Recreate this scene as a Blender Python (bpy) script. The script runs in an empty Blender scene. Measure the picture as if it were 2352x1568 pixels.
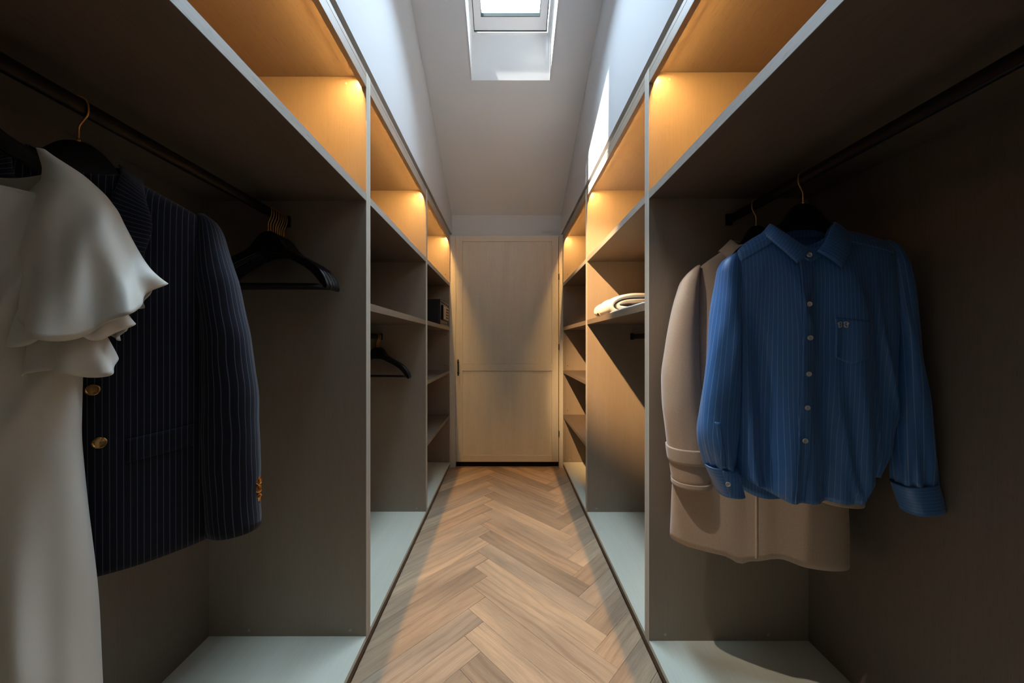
import bpy, bmesh, math, random
import numpy as np
from mathutils import Vector, Matrix, noise

random.seed(7)
scene = bpy.context.scene
COL = scene.collection
R = math.radians

# ------------------------------------------------------------------ camera, world, sun, exposure
CAM_H, F_PX = 1.155, 798.0
cam_data = bpy.data.cameras.new('camera')
cam_data.sensor_width = 36.0
cam_data.lens = 36.0 * F_PX / 2352.0
cam_data.shift_x = 13.0 / 2352.0
cam_data.shift_y = 6.0 / 2352.0
cam_data.clip_start = 0.02
cam = bpy.data.objects.new('camera', cam_data)
COL.objects.link(cam)
cam.location = (0, 0, CAM_H)
cam.rotation_euler = (R(90), 0, 0)
scene.camera = cam

world = bpy.data.worlds.new('sky')
scene.world = world
world.use_nodes = True
bg = world.node_tree.nodes['Background']
bg.inputs['Color'].default_value = (0.62, 0.80, 1.0, 1)
bg.inputs['Strength'].default_value = 53.0

sun_data = bpy.data.lights.new('sun', 'SUN')
sun_data.energy = 70.0
sun_data.angle = R(1.2)
sun_data.color = (1.0, 0.97, 0.92)
sun = bpy.data.objects.new('sun', sun_data)
COL.objects.link(sun)
sun.rotation_euler = Vector((1.0, 0.10, -2.2)).to_track_quat('-Z', 'Y').to_euler()
sun.location = (-1, 1, 6)

LED_STRENGTH = 365.0
LED_COLOR = (1.0, 0.53, 0.16)
SPOT_ENERGY = 640.0
COAT_FILL_ENERGY = 85.0

scene.view_settings.view_transform = 'Standard'
scene.view_settings.look = 'None'
scene.view_settings.gamma = 1.0
scene.view_settings.use_curve_mapping = False
scene.view_settings.exposure = 0.0
scene.cycles.use_denoising = True
scene.cycles.max_bounces = 12
scene.cycles.diffuse_bounces = 7
scene.cycles.sample_clamp_indirect = 6.0
scene.cycles.use_light_tree = True

# ------------------------------------------------------------------ helpers
def tag(o, label=None, cat=None, group=None, kind=None):
    if label: o['label'] = label
    if cat: o['category'] = cat
    if group: o['group'] = group
    if kind: o['kind'] = kind
    return o

def empty(name, loc=(0, 0, 0), rz=0.0, label=None, cat=None, group=None):
    o = bpy.data.objects.new(name, None)
    o.empty_display_size = 0.1
    COL.objects.link(o)
    o.location = loc
    o.rotation_euler = (0, 0, rz)
    return tag(o, label, cat, group)

def link(name, me, mat=None, parent=None, smooth=False):
    if mat is not None and len(me.materials) == 0:
        me.materials.append(mat)
    if smooth:
        for p in me.polygons:
            p.use_smooth = True
    o = bpy.data.objects.new(name, me)
    COL.objects.link(o)
    if parent is not None:
        o.parent = parent
    return o

def bm_obj(name, bm, mat=None, parent=None, smooth=False):
    bmesh.ops.recalc_face_normals(bm, faces=bm.faces[:])
    me = bpy.data.meshes.new(name)
    bm.to_mesh(me)
    bm.free()
    return link(name, me, mat, parent, smooth)

def add_box(bm, lo, hi, bevel=0.0, seg=1):
    lo = Vector(lo); hi = Vector(hi)
    c = (lo + hi) / 2; d = hi - lo
    r = bmesh.ops.create_cube(bm, size=1.0)
    vs = r['verts']
    for v in vs:
        v.co = Vector((v.co.x * d.x, v.co.y * d.y, v.co.z * d.z)) + c
    if bevel > 0:
        es = list({e for v in vs for e in v.link_edges})
        bmesh.ops.bevel(bm, geom=es, offset=bevel, segments=seg, affect='EDGES', profile=0.5)

def box(name, lo, hi, mat, parent=None, bevel=0.0008, org=(0, 0, 0)):
    """a panel given in world numbers; org is the parent's location"""
    bm = bmesh.new()
    o = Vector(org)
    lo2 = Vector([min(a, b) for a, b in zip(lo, hi)]) - o
    hi2 = Vector([max(a, b) for a, b in zip(lo, hi)]) - o
    add_box(bm, lo2, hi2, bevel)
    return bm_obj(name, bm, mat, parent)

def add_tube(bm, pts, r, n=8, caps=True):
    """round bar through points, r a number or a list"""
    pts = [Vector(p) for p in pts]
    rings = []
    up = Vector((0, 0, 1))
    last = None
    for i, p in enumerate(pts):
        if i == 0: t = pts[1] - pts[0]
        elif i == len(pts) - 1: t = pts[-1] - pts[-2]
        else: t = pts[i + 1] - pts[i - 1]
        t.normalize()
        if last is None:
            a = t.cross(up)
            if a.length < 1e-3: a = t.cross(Vector((0, 1, 0)))
        else:
            a = last - t * last.dot(t)
        a.normalize(); last = a
        b = t.cross(a)
        rr = r[i] if isinstance(r, (list, tuple)) else r
        rings.append([bm.verts.new(p + a * math.cos(2 * math.pi * k / n) * rr + b * math.sin(2 * math.pi * k / n) * rr) for k in range(n)])
    for q in range(len(rings) - 1):
        for k in range(n):
            bm.faces.new((rings[q][k], rings[q][(k + 1) % n], rings[q + 1][(k + 1) % n], rings[q + 1][k]))
    if caps:
        bm.faces.new(rings[0][::-1]); bm.faces.new(rings[-1])

def smooth_pts(pts, n):
    """Catmull-Rom resampling"""
    P = [Vector(p) for p in pts]
    P = [P[0] * 2 - P[1]] + P + [P[-1] * 2 - P[-2]]
    out = []
    m = len(P) - 3
    for i in range(n):
        t = i / (n - 1) * m
        k = min(int(t), m - 1); u = t - k
        a, b, c, d = P[k:k + 4]
        out.append(0.5 * ((2 * b) + (c - a) * u + (2 * a - 5 * b + 4 * c - d) * u * u + (3 * b - a - 3 * c + d) * u ** 3))
    return out

def poly_prism(name, pts2, axis, lo, hi, mat, parent=None, bevel=0.0, smooth=False):
    """extrude a 2D polygon along an axis. axis 'x': pts are (y,z); 'y': (x,z); 'z': (x,y)"""
    bm = bmesh.new()
    def mk(p, t):
        if axis == 'x': return (t, p[0], p[1])
        if axis == 'y': return (p[0], t, p[1])
        return (p[0], p[1], t)
    a = [bm.verts.new(mk(p, lo)) for p in pts2]
    b = [bm.verts.new(mk(p, hi)) for p in pts2]
    bm.faces.new(a); bm.faces.new(b[::-1])
    n = len(pts2)
    for i in range(n):
        bm.faces.new((a[i], b[i], b[(i + 1) % n], a[(i + 1) % n]))
    if bevel > 0:
        bmesh.ops.recalc_face_normals(bm, faces=bm.faces[:])
        bmesh.ops.bevel(bm, geom=bm.edges[:], offset=bevel, segments=2, affect='EDGES', profile=0.5)
    return bm_obj(name, bm, mat, parent, smooth)

# ------------------------------------------------------------------ materials
def new_mat(name):
    m = bpy.data.materials.new(name)
    m.use_nodes = True
    nt = m.node_tree
    return m, nt, nt.nodes['Principled BSDF']

def N(nt, typ, **kw):
    n = nt.nodes.new(typ)
    for k, v in kw.items():
        if k in n.inputs.keys():
            n.inputs[k].default_value = v
        else:
            setattr(n, k, v)
    return n

def ramp(nt, stops):
    r = nt.nodes.new('ShaderNodeValToRGB')
    cr = r.color_ramp
    while len(cr.elements) < len(stops):
        cr.elements.new(0.5)
    for e, (p, c) in zip(cr.elements, stops):
        e.position = p; e.color = (c[0], c[1], c[2], 1)
    return r

def plain(name, col, rough=0.5, metallic=0.0, spec=0.5, bump=0.0, bscale=200.0, sheen=0.0, var=1.0):
    m, nt, b = new_mat(name)
    b.inputs['Roughness'].default_value = rough
    b.inputs['Metallic'].default_value = metallic
    b.inputs['Specular IOR Level'].default_value = spec
    if sheen:
        b.inputs['Sheen Weight'].default_value = sheen
    tc = N(nt, 'ShaderNodeTexCoord')
    no = N(nt, 'ShaderNodeTexNoise', Scale=bscale, Detail=3.0)
    nt.links.new(tc.outputs['Object'], no.inputs['Vector'])
    rp = ramp(nt, [(0.3, [c * (1 - 0.07 * var) for c in col]), (0.7, [min(1, c * (1 + 0.05 * var)) for c in col])])
    nt.links.new(no.outputs['Fac'], rp.inputs['Fac'])
    nt.links.new(rp.outputs['Color'], b.inputs['Base Color'])
    if bump:
        bp = N(nt, 'ShaderNodeBump', Strength=bump, Distance=0.001)
        nt.links.new(no.outputs['Fac'], bp.inputs['Height'])
        nt.links.new(bp.outputs['Normal'], b.inputs['Normal'])
    return m

def wood(name, light, dark, axis, rough=0.5, pores=0.5):
    """veneer whose grain runs along the given axis"""
    m, nt, b = new_mat(name)
    b.inputs['Roughness'].default_value = rough
    b.inputs['Specular IOR Level'].default_value = 0.35
    tc = N(nt, 'ShaderNodeTexCoord')
    def mapped(across, along, off=0):
        mp = N(nt, 'ShaderNodeMapping')
        sc = [across] * 3
        sc['xyz'.index(axis)] = along
        mp.inputs['Scale'].default_value = sc
        mp.inputs['Location'].default_value = (off, off * 1.7, off * 0.6)
        nt.links.new(tc.outputs['Object'], mp.inputs['Vector'])
        return mp
    n1 = N(nt, 'ShaderNodeTexNoise', Scale=1.0, Detail=4.0, Distortion=0.6)
    nt.links.new(mapped(9, 0.7).outputs['Vector'], n1.inputs['Vector'])
    n2 = N(nt, 'ShaderNodeTexNoise', Scale=1.0, Detail=3.0, Roughness=0.6)
    nt.links.new(mapped(170, 5.0, 3).outputs['Vector'], n2.inputs['Vector'])
    n3 = N(nt, 'ShaderNodeTexNoise', Scale=1.0, Detail=1.0)
    nt.links.new(mapped(420, 26.0, 9).outputs['Vector'], n3.inputs['Vector'])
    mx = N(nt, 'ShaderNodeMix', data_type='FLOAT')
    mx.inputs[0].default_value = 0.42
    nt.links.new(n1.outputs['Fac'], mx.inputs[2]); nt.links.new(n2.outputs['Fac'], mx.inputs[3])
    rp = ramp(nt, [(0.32, dark), (0.62, light)])
    nt.links.new(mx.outputs[0], rp.inputs['Fac'])
    pr = ramp(nt, [(0.30, (1 - pores,) * 3), (0.38, (1, 1, 1))])
    nt.links.new(n3.outputs['Fac'], pr.inputs['Fac'])
    mu = N(nt, 'ShaderNodeMix', data_type='RGBA', blend_type='MULTIPLY')
    mu.inputs[0].default_value = 1.0
    nt.links.new(rp.outputs['Color'], mu.inputs[6]); nt.links.new(pr.outputs['Color'], mu.inputs[7])
    nt.links.new(mu.outputs[2], b.inputs['Base Color'])
    bp = N(nt, 'ShaderNodeBump', Strength=0.12, Distance=0.0006)
    nt.links.new(n2.outputs['Fac'], bp.inputs['Height'])
    nt.links.new(bp.outputs['Normal'], b.inputs['Normal'])
    return m

WL, WD = (0.345, 0.28, 0.215), (0.315, 0.25, 0.19)
W_Z = wood('pale_oak_upright', WL, WD, 'z', pores=0.09)
W_Y = wood('pale_oak_lengthwise', WL, WD, 'y', pores=0.15)
W_B = wood('paler_oak_base', (0.76, 0.75, 0.61), (0.68, 0.67, 0.53), 'y', pores=0.05)  # paler oak than the upright panels
W_X = wood('pale_oak_crosswise', WL, WD, 'x', pores=0.25)
SH_Y = wood('oak_shelf_edge', (0.24, 0.185, 0.135), (0.185, 0.14, 0.10), 'y', pores=0.3)
BACKW = wood('oak_back', (0.20, 0.155, 0.12), (0.175, 0.135, 0.10), 'z', pores=0.15)  # same oak as the uprights, darkened for the shade deep in the units
DOORW = wood('door_oak', (0.86, 0.83, 0.73), (0.77, 0.74, 0.63), 'z', pores=0.12)
DOORX = wood('door_oak_rail', (0.86, 0.83, 0.73), (0.77, 0.74, 0.63), 'x', pores=0.12)
EDGE_Z = wood('edge_band_upright', (0.56, 0.53, 0.45), (0.50, 0.47, 0.39), 'z', pores=0.1)
EDGE_Y = wood('edge_band_long', (0.42, 0.40, 0.35), (0.34, 0.32, 0.275), 'y', pores=0.3)
SH_D = wood('dark_oak_shelf', (0.17, 0.125, 0.095), (0.135, 0.10, 0.072), 'y', pores=0.2)
PLINTH = wood('brown_plinth', (0.13, 0.075, 0.05), (0.08, 0.045, 0.03), 'y', pores=0.3)
WALL = plain('white_plaster', (0.55, 0.55, 0.55), 0.85, bump=0.03, bscale=160, var=0.1)
CEIL = plain('brightened_plaster', (0.80, 0.84, 0.87), 0.9, bump=0.03, bscale=160, var=0.1)
LINING = plain('window_lining_paint', (0.90, 0.90, 0.90), 0.6, var=0.1)
FRAME = plain('window_frame_paint', (0.90, 0.90, 0.90), 0.4, var=0.1)
SEAL = plain('window_seal', (0.03, 0.05, 0.05), 0.6)
BLACK = plain('gap_shade_black', (0.008, 0.007, 0.008), 0.9)  # stands in for shade in the gaps under plinths and door
BLK_METAL = plain('black_metal', (0.012, 0.012, 0.013), 0.38, metallic=0.6)
BLK_LACQ = plain('black_lacquered_wood', (0.006, 0.006, 0.008), 0.32, spec=0.5)
BRASS = plain('brass', (0.80, 0.47, 0.17), 0.28, metallic=1.0)
GOLD = plain('gold_button', (0.72, 0.38, 0.13), 0.18, metallic=1.0, bump=0.25, bscale=300)
PEARL = plain('pearl_button', (0.72, 0.70, 0.64), 0.25)
SCREW = plain('cover_cap', (0.45, 0.42, 0.36), 0.4)
HOLE = plain('drilled_hole', (0.02, 0.015, 0.01), 0.9)
SAFE = plain('safe_paint', (0.018, 0.018, 0.022), 0.42, bump=0.3, bscale=900)
SAFE_PAD = plain('keypad_plate', (0.35, 0.24, 0.17), 0.35, metallic=0.4)
WHITEP = plain('white_print', (0.8, 0.8, 0.78), 0.6)

def led_mat():
    m = bpy.data.materials.new('led_glow'); m.use_nodes = True
    nt = m.node_tree; nt.nodes.clear()
    o = nt.nodes.new('ShaderNodeOutputMaterial'); e = nt.nodes.new('ShaderNodeEmission')
    e.inputs['Color'].default_value = (*LED_COLOR, 1); e.inputs['Strength'].default_value = LED_STRENGTH
    nt.links.new(e.outputs[0], o.inputs['Surface'])
    return m
LED = led_mat()

def glass_mat():
    m = bpy.data.materials.new('window_glass'); m.use_nodes = True
    nt = m.node_tree; nt.nodes.clear()
    o = nt.nodes.new('ShaderNodeOutputMaterial')
    t = N(nt, 'ShaderNodeBsdfTransparent'); t.inputs['Color'].default_value = (0.93, 0.96, 0.96, 1)
    g = N(nt, 'ShaderNodeBsdfGlossy', Roughness=0.02)
    f = N(nt, 'ShaderNodeFresnel', IOR=1.5)
    x = nt.nodes.new('ShaderNodeMixShader')
    nt.links.new(f.outputs[0], x.inputs[0]); nt.links.new(t.outputs[0], x.inputs[1]); nt.links.new(g.outputs[0], x.inputs[2])
    nt.links.new(x.outputs[0], o.inputs['Surface'])
    return m
GLASS = glass_mat()

def plank_mat():
    m, nt, b = new_mat('herringbone_oak')
    b.inputs['Roughness'].default_value = 0.42
    b.inputs['Specular IOR Level'].default_value = 0.35
    tc = N(nt, 'ShaderNodeTexCoord'); oi = N(nt, 'ShaderNodeObjectInfo')
    off = N(nt, 'ShaderNodeVectorMath', operation='SCALE'); off.inputs[0].default_value = (13.1, 7.7, 3.3)
    nt.links.new(oi.outputs['Random'], off.inputs['Scale'])
    ad = N(nt, 'ShaderNodeVectorMath', operation='ADD')
    nt.links.new(tc.outputs['Object'], ad.inputs[0]); nt.links.new(off.outputs[0], ad.inputs[1])
    def mp(s):
        q = N(nt, 'ShaderNodeMapping'); q.inputs['Scale'].default_value = s
        nt.links.new(ad.outputs[0], q.inputs['Vector']); return q
    wv = N(nt, 'ShaderNodeTexWave', bands_direction='Y', Scale=1.0, Distortion=9.0, Detail=2.0)
    wv.inputs['Detail Scale'].default_value = 0.9
    nt.links.new(mp((2.2, 9.0, 1.0)).outputs[0], wv.inputs['Vector'])
    fine = N(nt, 'ShaderNodeTexNoise', Scale=1.0, Detail=4.0, Roughness=0.65)
    nt.links.new(mp((14, 420, 1)).outputs[0], fine.inputs['Vector'])
    broad = N(nt, 'ShaderNodeTexNoise', Scale=1.0, Detail=2.0)
    nt.links.new(mp((2.2, 11, 1)).outputs[0], broad.inputs['Vector'])
    tone = ramp(nt, [(0.0, (0.46, 0.34, 0.225)), (0.25, (0.62, 0.43, 0.27)), (0.5, (0.56, 0.43, 0.30)), (0.75, (0.70, 0.50, 0.32)), (1.0, (0.82, 0.60, 0.38))])
    nt.links.new(oi.outputs['Random'], tone.inputs['Fac'])
    # the figured rings are strong on some boards and faint on others
    fr = N(nt, 'ShaderNodeMath', operation='MULTIPLY'); fr.inputs[1].default_value = 17.37
    nt.links.new(oi.outputs['Random'], fr.inputs[0])
    fc = N(nt, 'ShaderNodeMath', operation='FRACT'); nt.links.new(fr.outputs[0], fc.inputs[0])
    amt = N(nt, 'ShaderNodeMapRange'); amt.inputs['To Min'].default_value = 0.0; amt.inputs['To Max'].default_value = 0.42
    nt.links.new(fc.outputs[0], amt.inputs['Value'])
    ring = ramp(nt, [(0.0, (0.62, 0.58, 0.54)), (0.45, (1, 1, 1)), (1.0, (1.04, 1.04, 1.04))])
    nt.links.new(wv.outputs['Fac'], ring.inputs['Fac'])
    m1 = N(nt, 'ShaderNodeMix', data_type='RGBA', blend_type='MULTIPLY')
    nt.links.new(amt.outputs[0], m1.inputs[0])
    nt.links.new(tone.outputs['Color'], m1.inputs[6]); nt.links.new(ring.outputs['Color'], m1.inputs[7])
    fl = ramp(nt, [(0.3, (0.76, 0.74, 0.72)), (0.62, (1.06, 1.06, 1.06))])
    nt.links.new(fine.outputs['Fac'], fl.inputs['Fac'])
    m2 = N(nt, 'ShaderNodeMix', data_type='RGBA', blend_type='MULTIPLY'); m2.inputs[0].default_value = 0.8
    nt.links.new(m1.outputs[2], m2.inputs[6]); nt.links.new(fl.outputs['Color'], m2.inputs[7])
    bl = ramp(nt, [(0.3, (0.74, 0.75, 0.77)), (0.7, (1.12, 1.11, 1.09))])
    nt.links.new(broad.outputs['Fac'], bl.inputs['Fac'])
    m3 = N(nt, 'ShaderNodeMix', data_type='RGBA', blend_type='MULTIPLY'); m3.inputs[0].default_value = 1.0
    nt.links.new(m2.outputs[2], m3.inputs[6]); nt.links.new(bl.outputs['Color'], m3.inputs[7])
    nt.links.new(m3.outputs[2], b.inputs['Base Color'])
    bp = N(nt, 'ShaderNodeBump', Strength=0.15, Distance=0.0005)
    nt.links.new(fine.outputs['Fac'], bp.inputs['Height']); nt.links.new(bp.outputs['Normal'], b.inputs['Normal'])
    return m
PLANK = plank_mat()

def cloth_mat(name, base, stripe=None, spacing=0.01, width=0.12, rough=0.8, sheen=0.2, weave=1400.0, bump=0.25, spec=0.3, dash=False, mottled=0.1):
    m, nt, b = new_mat(name)
    b.inputs['Roughness'].default_value = rough
    b.inputs['Specular IOR Level'].default_value = spec
    b.inputs['Sheen Weight'].default_value = sheen
    b.inputs['Sheen Roughness'].default_value = 0.4
    uv = N(nt, 'ShaderNodeUVMap'); tc = N(nt, 'ShaderNodeTexCoord')
    no = N(nt, 'ShaderNodeTexNoise', Scale=weave, Detail=2.0)
    mp = N(nt, 'ShaderNodeMapping'); mp.inputs['Scale'].default_value = (1, 1, 0.35)
    nt.links.new(tc.outputs['Object'], mp.inputs['Vector']); nt.links.new(mp.outputs[0], no.inputs['Vector'])
    rp = ramp(nt, [(0.3, [c * (1 - mottled) for c in base]), (0.7, [c * (1 + mottled) for c in base])])
    nt.links.new(no.outputs['Fac'], rp.inputs['Fac'])
    out = rp.outputs['Color']
    if stripe:
        sp = N(nt, 'ShaderNodeSeparateXYZ'); nt.links.new(uv.outputs['UV'], sp.inputs[0])
        dv = N(nt, 'ShaderNodeMath', operation='DIVIDE'); dv.inputs[1].default_value = spacing
        nt.links.new(sp.outputs['X'], dv.inputs[0])
        pp = N(nt, 'ShaderNodeMath', operation='PINGPONG'); pp.inputs[1].default_value = 0.5
        nt.links.new(dv.outputs[0], pp.inputs[0])
        st = N(nt, 'ShaderNodeMapRange'); st.interpolation_type = 'SMOOTHSTEP'
        st.inputs['From Min'].default_value = width / 2; st.inputs['From Max'].default_value = width / 2 + 0.03
        st.inputs['To Min'].default_value = 1.0; st.inputs['To Max'].default_value = 0.0
        nt.links.new(pp.outputs[0], st.inputs['Value'])
        fac = st.outputs[0]
        if dash:
            d2 = N(nt, 'ShaderNodeMath', operation='DIVIDE'); d2.inputs[1].default_value = 0.0022
            nt.links.new(sp.outputs['Y'], d2.inputs[0])
            p2 = N(nt, 'ShaderNodeMath', operation='PINGPONG'); p2.inputs[1].default_value = 0.5
            nt.links.new(d2.outputs[0], p2.inputs[0])
            g = N(nt, 'ShaderNodeMapRange'); g.inputs['From Min'].default_value = 0.08; g.inputs['From Max'].default_value = 0.2
            nt.links.new(p2.outputs[0], g.inputs['Value'])
            ml = N(nt, 'ShaderNodeMath', operation='MULTIPLY')
            nt.links.new(fac, ml.inputs[0]); nt.links.new(g.outputs[0], ml.inputs[1]); fac = ml.outputs[0]
        mx = N(nt, 'ShaderNodeMix', data_type='RGBA')
        nt.links.new(fac, mx.inputs[0]); nt.links.new(out, mx.inputs[6]); mx.inputs[7].default_value = (*stripe, 1)
        out = mx.outputs[2]
    nt.links.new(out, b.inputs['Base Color'])
    bp = N(nt, 'ShaderNodeBump', Strength=bump, Distance=0.0006)
    nt.links.new(no.outputs['Fac'], bp.inputs['Height']); nt.links.new(bp.outputs['Normal'], b.inputs['Normal'])
    return m

C_SHIRT = cloth_mat('blue_striped_cotton', (0.05, 0.175, 0.45), (0.22, 0.36, 0.58), 0.0085, 0.06, rough=0.42, sheen=0.15, spec=0.6)
C_BLAZER = cloth_mat('navy_pinstripe_wool', (0.006, 0.0065, 0.014), (0.10, 0.12, 0.17), 0.0088, 0.08, rough=0.85, sheen=0.12, dash=True)
C_COAT = cloth_mat('beige_wool', (0.56, 0.405, 0.285), rough=0.95, sheen=0.35, weave=900, bump=0.5, mottled=0.12)
C_DRESS = cloth_mat('cream_satin', (0.66, 0.62, 0.53), rough=0.55, sheen=0.3, weave=2500, bump=0.1, mottled=0.04, spec=0.4)
C_KNIT = cloth_mat('cream_knit', (0.86, 0.83, 0.76), rough=0.95, sheen=0.5, weave=900, bump=0.8, mottled=0.08)

# ------------------------------------------------------------------ the room
XL, XR = -0.525, 0.5265          # planes of the two wardrobe fronts
YF = 3.245                       # door plane
SL = 0.4468                      # slope of the roof
def ceil_z(y): return 3.894 - SL * y
def roof_z(y): return 4.192 - SL * y
Y_END, Y_BACK = 3.352, -1.0

# floor slab and herringbone boards
fl = box('floor', (-1.2, Y_BACK, -0.12), (1.2, Y_END, -0.0125), plain('subfloor', (0.10, 0.07, 0.045), 0.9), bevel=0)
tag(fl, kind='structure')

def clip(poly, f):
    out = []
    for i in range(len(poly)):
        a, b = poly[i], poly[(i + 1) % len(poly)]
        fa, fb = f(a), f(b)
        if fa >= 0: out.append(a)
        if (fa > 0) != (fb > 0) and abs(fa - fb) > 1e-9:
            t = fa / (fa - fb)
            out.append((a[0] + (b[0] - a[0]) * t, a[1] + (b[1] - a[1]) * t))
    return out

PW, PL, Q = 0.1, 0.7, math.sqrt(0.5)
def add_plank(corner, ang):
    """rectangle from its corner: length along ang, width to the left of it"""
    ca, sa = math.cos(ang), math.sin(ang)
    g = 0.00035
    loc = [(g, g), (PL - g, g), (PL - g, PW - g), (g, PW - g)]
    wpoly = [(corner[0] + x * ca - y * sa, corner[1] + x * sa + y * ca) for x, y in loc]
    for f in (lambda p: p[0] + 0.560, lambda p: 0.560 - p[0], lambda p: p[1] - (-0.99), lambda p: 3.29 - p[1]):
        wpoly = clip(wpoly, f)
        if len(wpoly) < 3: return
    area = abs(sum(wpoly[i][0] * wpoly[(i + 1) % len(wpoly)][1] - wpoly[(i + 1) % len(wpoly)][0] * wpoly[i][1] for i in range(len(wpoly)))) / 2
    if area < 0.0006: return
    pl = []
    for x, y in wpoly:
        dx, dy = x - corner[0], y - corner[1]
        pl.append((dx * ca + dy * sa, -dx * sa + dy * ca))
    dz = random.uniform(-0.0002, 0.0002)
    bm = bmesh.new()
    top_in = []
    cx = sum(p[0] for p in pl) / len(pl); cy = sum(p[1] for p in pl) / len(pl)
    a = [bm.verts.new((x, y, -0.012)) for x, y in pl]
    b = [bm.verts.new((x, y, -0.0006 + dz)) for x, y in pl]
    def inset(x, y):
        d = math.hypot(cx - x, cy - y)
        return (x + (cx - x) / d * 0.001, y + (cy - y) / d * 0.001)
    c = [bm.verts.new((*inset(x, y), dz)) for x, y in pl]
    n = len(pl)
    for i in range(n):
        j = (i + 1) % n
        bm.faces.new((a[i], a[j], b[j], b[i])); bm.faces.new((b[i], b[j], c[j], c[i]))
    bm.faces.new(c); bm.faces.new(a[::-1])
    o = bm_obj('plank', bm, PLANK, fl)
    o.location = (corner[0], corner[1], 0)
    o.rotation_euler = (0, 0, ang)

for m in (-1, 0, 1):
    for k in range(-18, 17):
        lx, ly = -0.166 + 0.98995 * m, 1.6595 + k * math.sqrt(2) * PW
        if not (-1.8 < ly < 4.2): continue
        # board running right and towards the camera: its near-left corner is the tip
        add_plank((lx, ly), R(-45))
        # board running left and towards the camera: starts at its far end
        add_plank((lx - PL * Q, ly - PL * Q - 0.0), R(45)) if False else add_plank((lx - (PL) * Q + PW * Q, ly - PL * Q - PW * Q), R(45))

# upper walls (solid above the wardrobes), sloping ceiling
def wall_prism(name, x0, x1):
    pts = [(Y_BACK - 0.1, 2.211), (Y_END + 0.1, 2.211), (Y_END + 0.1, roof_z(Y_END + 0.1)), (Y_BACK - 0.1, roof_z(Y_BACK - 0.1))]
    return tag(poly_prism(name, pts, 'x', x0, x1, WALL), kind='structure')
wall_prism('wall_left', -1.24, XL)
wall_prism('wall_right', XR, 1.24)
for nm, a, b in (('wall_left_rear', -1.24, -1.155), ('wall_right_rear', 1.155, 1.24)):
    tag(box(nm, (a, Y_BACK - 0.1, -0.12), (b, Y_END + 0.1, 2.211), WALL, bevel=0), kind='structure')
tag(box('wall_far', (-1.24, Y_END, -0.12), (1.24, Y_END + 0.1, 2.75), CEIL, bevel=0), kind='structure')  # same paint as the side walls, brightened to make up for weak light
tag(box('wall_back', (-1.24, Y_BACK - 0.1, -0.12), (1.24, Y_BACK, 4.7), plain('dark_back_wall', (0.06, 0.055, 0.05), 0.9), bevel=0), kind='structure')
# lower side walls behind the photographer, where the wardrobes stop
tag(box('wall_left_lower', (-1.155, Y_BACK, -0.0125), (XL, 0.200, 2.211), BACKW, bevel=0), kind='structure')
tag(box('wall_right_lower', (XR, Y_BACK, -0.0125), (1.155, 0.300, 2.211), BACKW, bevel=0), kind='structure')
# dark shadow gap between wardrobe tops and walls
tag(box('trim_1', (-0.600, 0.200, 2.1775), (-0.562, YF, 2.2105), PLINTH, bevel=0), kind='structure')
tag(box('trim_2', (0.562, 0.300, 2.1775), (0.600, YF, 2.2105), PLINTH, bevel=0), kind='structure')

# skylight openings: x range, ceiling y range, roof y range
HX0, HX1 = -0.230, 0.288
HOLES = [((0.35, 2.275), (0.70, 2.275))]
def slab_with_holes(name, zf, th, holes, mat):
    ys = sorted([Y_BACK - 0.1, Y_END + 0.1] + [y for h in holes for y in h])
    xs = [-1.24, HX0, HX1, 1.24]
    bm = bmesh.new()
    for i in range(len(ys) - 1):
        ym = (ys[i] + ys[i + 1]) / 2
        for j in range(3):
            if j == 1 and any(h[0] < ym < h[1] for h in holes): continue
            a, b, c, d = xs[j], xs[j + 1], ys[i], ys[i + 1]
            lo = [bm.verts.new(p) for p in ((a, c, zf(c)), (b, c, zf(c)), (b, d, zf(d)), (a, d, zf(d)))]
            hi = [bm.verts.new((v.co.x, v.co.y, v.co.z + th)) for v in lo]
            bm.faces.new(lo); bm.faces.new(hi[::-1])
            for k in range(4):
                bm.faces.new((lo[k], hi[k], hi[(k + 1) % 4], lo[(k + 1) % 4]))
    return tag(bm_obj(name, bm, mat), kind='structure')
slab_with_holes('ceiling', ceil_z, 0.02, [h[0] for h in HOLES], CEIL)
slab_with_holes('trim_3', roof_z, 0.06, [h[1] for h in HOLES], PLINTH)['label'] = 'roof deck above the ceiling'

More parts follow.
